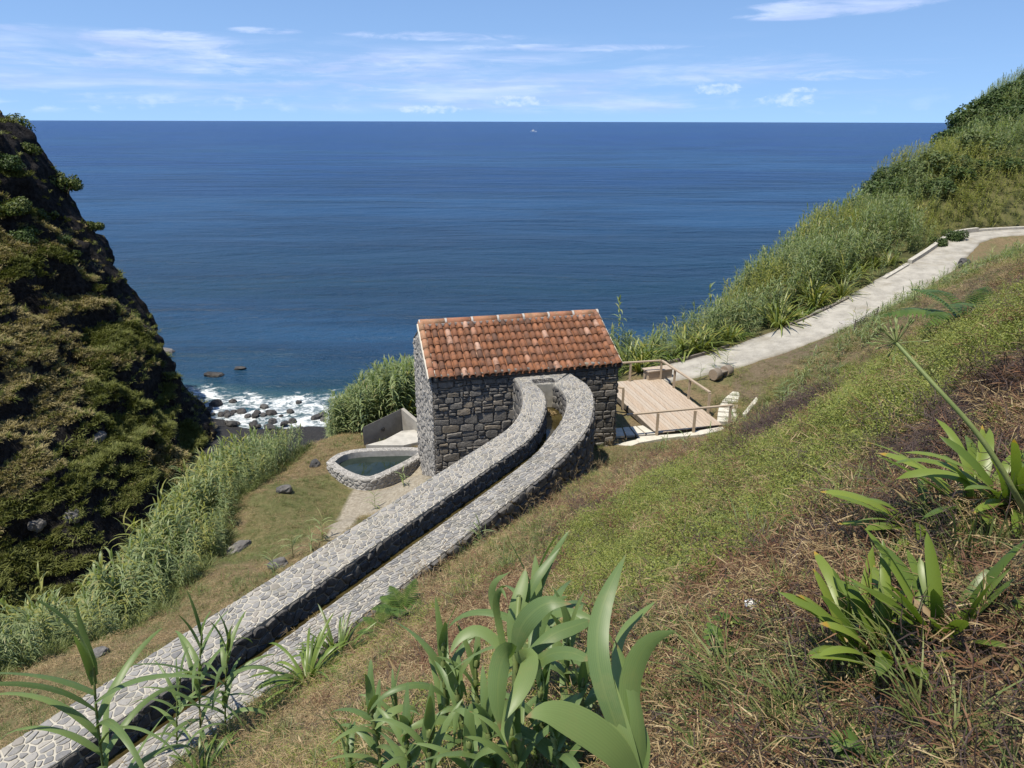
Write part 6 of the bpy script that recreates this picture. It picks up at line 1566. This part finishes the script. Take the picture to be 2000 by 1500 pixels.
# the big central reed
c0 = gp(965, 1440); big = thing('giant_reed', c0, 'big central reed with drooping broad leaves before the slope', 'reed'); ct = proj(c0)[2]
tt = 2.55; stp = [tuple(c0 + [0, 0, -.03]), tuple(at(650 + 955 / 2.667, 1050 + 880 / 2.667, tt)), tuple(at(650 + 960 / 2.667, 1050 + 600 / 2.667, tt)), tuple(at(650 + 975 / 2.667, 1050 + 300 / 2.667, tt))]
m = MB(); m.tube(stp, [.016, .015, .013, .008], 10); m.build('stem', M_stem, big, True)
for pts, wid, ti in (
    ([(960, 600, tt), (945, 480, tt), (960, 360, tt), (1000, 230, tt + .04), (1010, 150, tt + .06)], [60, 75, 80, 60, 0], .2),
    ([(955, 590, tt - .02), (985, 470, tt - .06), (1050, 390, tt - .10), (1130, 335, tt - .12), (1250, 345, tt - .13)], [50, 110, 120, 90, 0], .5),
    ([(945, 600, tt - .05), (900, 590, tt - .16), (865, 700, tt - .26), (860, 850, tt - .30), (880, 1010, tt - .32)], [70, 105, 110, 95, 0], .4),
    ([(960, 640, tt), (1040, 600, tt - .1), (1020, 720, tt - .18), (960, 840, tt - .24), (900, 960, tt - .28)], [60, 90, 100, 80, 0], -.3),
    ([(1005, 330, tt + .05), (1060, 220, tt + .06), (1120, 140, tt + .08), (1190, 50, tt + .10)], [45, 50, 42, 0], .3),
    ([(1050, 430, tt + .1), (1068, 300, tt + .12), (1062, 180, tt + .14), (1060, 80, tt + .16)], [60, 66, 50, 0], .1),
    ([(900, 600, tt), (870, 440, tt), (850, 340, tt - .02), (880, 250, tt - .05), (915, 330, tt - .1)], [35, 38, 38, 30, 0], -.4),
    ([(870, 420, tt), (830, 320, tt), (840, 230, tt - .03), (930, 178, tt - .08)], [30, 40, 36, 0], .4),
    ([(970, 700, tt), (1060, 580, tt + .05), (1160, 500, tt + .08), (1250, 470, tt + .1), (1350, 430, tt + .14)], [50, 60, 80, 80, 40], .5),
    ([(950, 660, tt), (860, 540, tt + .03), (760, 470, tt + .05), (660, 520, tt + .03), (610, 620, tt)], [45, 60, 62, 48, 0], -.5),
    ([(960, 760, tt), (1100, 620, tt - .1), (1230, 590, tt - .18), (1350, 640, tt - .24)], [50, 70, 75, 40], .6),
    ([(1060, 600, tt + .12), (1080, 480, tt + .12), (1110, 400, tt + .12), (1160, 330, tt + .1), (1240, 300, tt + .06)], [60, 62, 55, 40, 0], .3),
    ([(955, 900, tt), (930, 860, tt - .08), (900, 980, tt - .2), (920, 1090, tt - .26)], [50, 80, 70, 0], .2)):
    pxleaf(big, pts, wid, ti)
# withered flower stalk
def stalk():
    P = smoothline(np.array([gp(2050, 1060) + [0, 0, -.02], at(1998, 985, 1.75), at(1960, 915, 1.72), at(1905, 835, 1.72), at(1840, 765, 1.74), at(1790, 710, 1.78), at(1752, 668, 1.82)]), 2)
    t = thing('flower_stalk', P[0], 'long bare green flower stalk leaning left, ending in a seed head', 'flower stalk')
    m = MB(); m.tube(list(P), np.linspace(.0075, .0046, len(P)), 8); m.build('stem', M_stem, t, True)
    e = P[-1]; d0 = P[-1] - P[-3]; d0 /= np.linalg.norm(d0)
    for k in range(34):
        d = np.array([ru(-1, 1), ru(-1, 1), ru(-1, 1)]); d /= np.linalg.norm(d); d = d + d0 * .5; d /= np.linalg.norm(d); L_ = ru(.03, .062)
        m = MB(); m.tube([e, e + d * L_], [.0011, .0009], 4, False); m.tube([e + d * L_, e + d * (L_ + .010), e + d * (L_ + .018)], [.0012, .0032, .0008], 5); m.build('seed_pod' if k % 2 else 'pedicel', M_stem, t)
stalk()
# ferns
def fern(base, nf, L, label, el=(25, 65)):
    t = thing('fern', base, label, 'fern')
    for k in range(nf):
        a = k * 6.283 / nf + ru(-.3, .3); e0 = math.radians(ru(*el)); dr = math.radians(ru(50, 95)); LL = L * ru(.75, 1.1); lb = LB(); n = 22; h = np.array([math.cos(a), math.sin(a), 0]); sd = np.array([-math.sin(a), math.cos(a), 0]); p = np.array(base, float); pts = [p]
        for q in range(n):
            e = e0 - dr * (q / n) ** 1.2; p = p + (h * math.cos(e) + np.array([0, 0, math.sin(e)])) * LL / n; pts.append(p)
            ll = LL * .26 * math.sin(math.pi * min(1, .12 + .9 * q / n)) ** .8
            if q > 1:
                for s in (-1, 1): lb.leaf(p, a + s * 1.2, e * .4, ll, LL * .055, .5, 3, prof=lambda t: np.minimum(1, .8 + t) * (1 - t ** 2) + .02)
        lb.tube(pts[::3], .004, 4); lb.build('frond', M_fern, t)
fern(gp(790, 1212), 12, .62, 'bright fern in front of the right channel wall', (55, 85)); fern(gp(745, 1240), 7, .45, 'smaller fern left beside the bright fern by the channel', (40, 80))
fern(gp(1885, 640), 12, .95, 'large dark fern on the slope near the upper path', (30, 75)); fern(gp(1845, 650), 7, .7, 'fern lying lower left of the large dark fern', (20, 60))
# broad-leaved weeds
def weed(base, n, L, label):
    t = thing('weed', base, label, 'weed')
    for k in range(n):
        a = ru(0, 6.28); e = math.radians(ru(30, 75)); s = np.array([math.cos(a) * math.cos(e), math.sin(a) * math.cos(e), math.sin(e)]); p = np.array(base) + s * L * ru(.4, 1.1); lb = LB(); lb.tube([np.array(base), p], .0015, 3)
        for q in (-1, 0, 1): lb.leaf(p, a + q * 1.1, math.radians(ru(-10, 25)), L * .5, L * .34, .5, 5, .2, prof=lambda t: np.sin(np.pi * np.clip(t * .96 + .04, 0, 1)) ** .7)
        lb.build('leaf', M_fern, t)
weed(gp(1695, 1490), 10, .085, 'bright green broad leaved weed at the bottom edge right of middle'); weed(gp(1425, 1275), 10, .12, 'small dark green weed on the straw below the paper scrap'); weed(gp(1905, 1290), 4, .05, 'tiny green seedling under the lower strap plants'); weed(gp(1320, 1255), 6, .09, 'small green weed right of the big near reed tip')
# blue green couch grass in front
P = []
for px, py, n, s in ((1480, 1380, 11, .12), (1560, 1420, 9, .12), (1640, 1350, 7, .10), (1420, 1340, 6, .10), (1330, 1450, 6, .1), (700, 1330, 22, .2), (780, 1270, 16, .2), (900, 1200, 14, .2), (560, 1430, 14, .2), (640, 1440, 20, .2)):
    g = gp(px, py)
    for _ in range(n): x_, y_ = g[0] + ru(-2, 2) * s, g[1] + ru(-2, 2) * s; P.append((x_, y_, h1(x_, y_)))
P_couch = [tuft(14, .17, .007, [M_grass], (10, 60), (10, 60), .05, 4) for _ in range(3)]
scatter('couch_grass', P_couch, P, rng.uniform(.6, 1.1, len(P)), 'blue green creeping grass in the foreground straw', 'grass', tilt=.3)
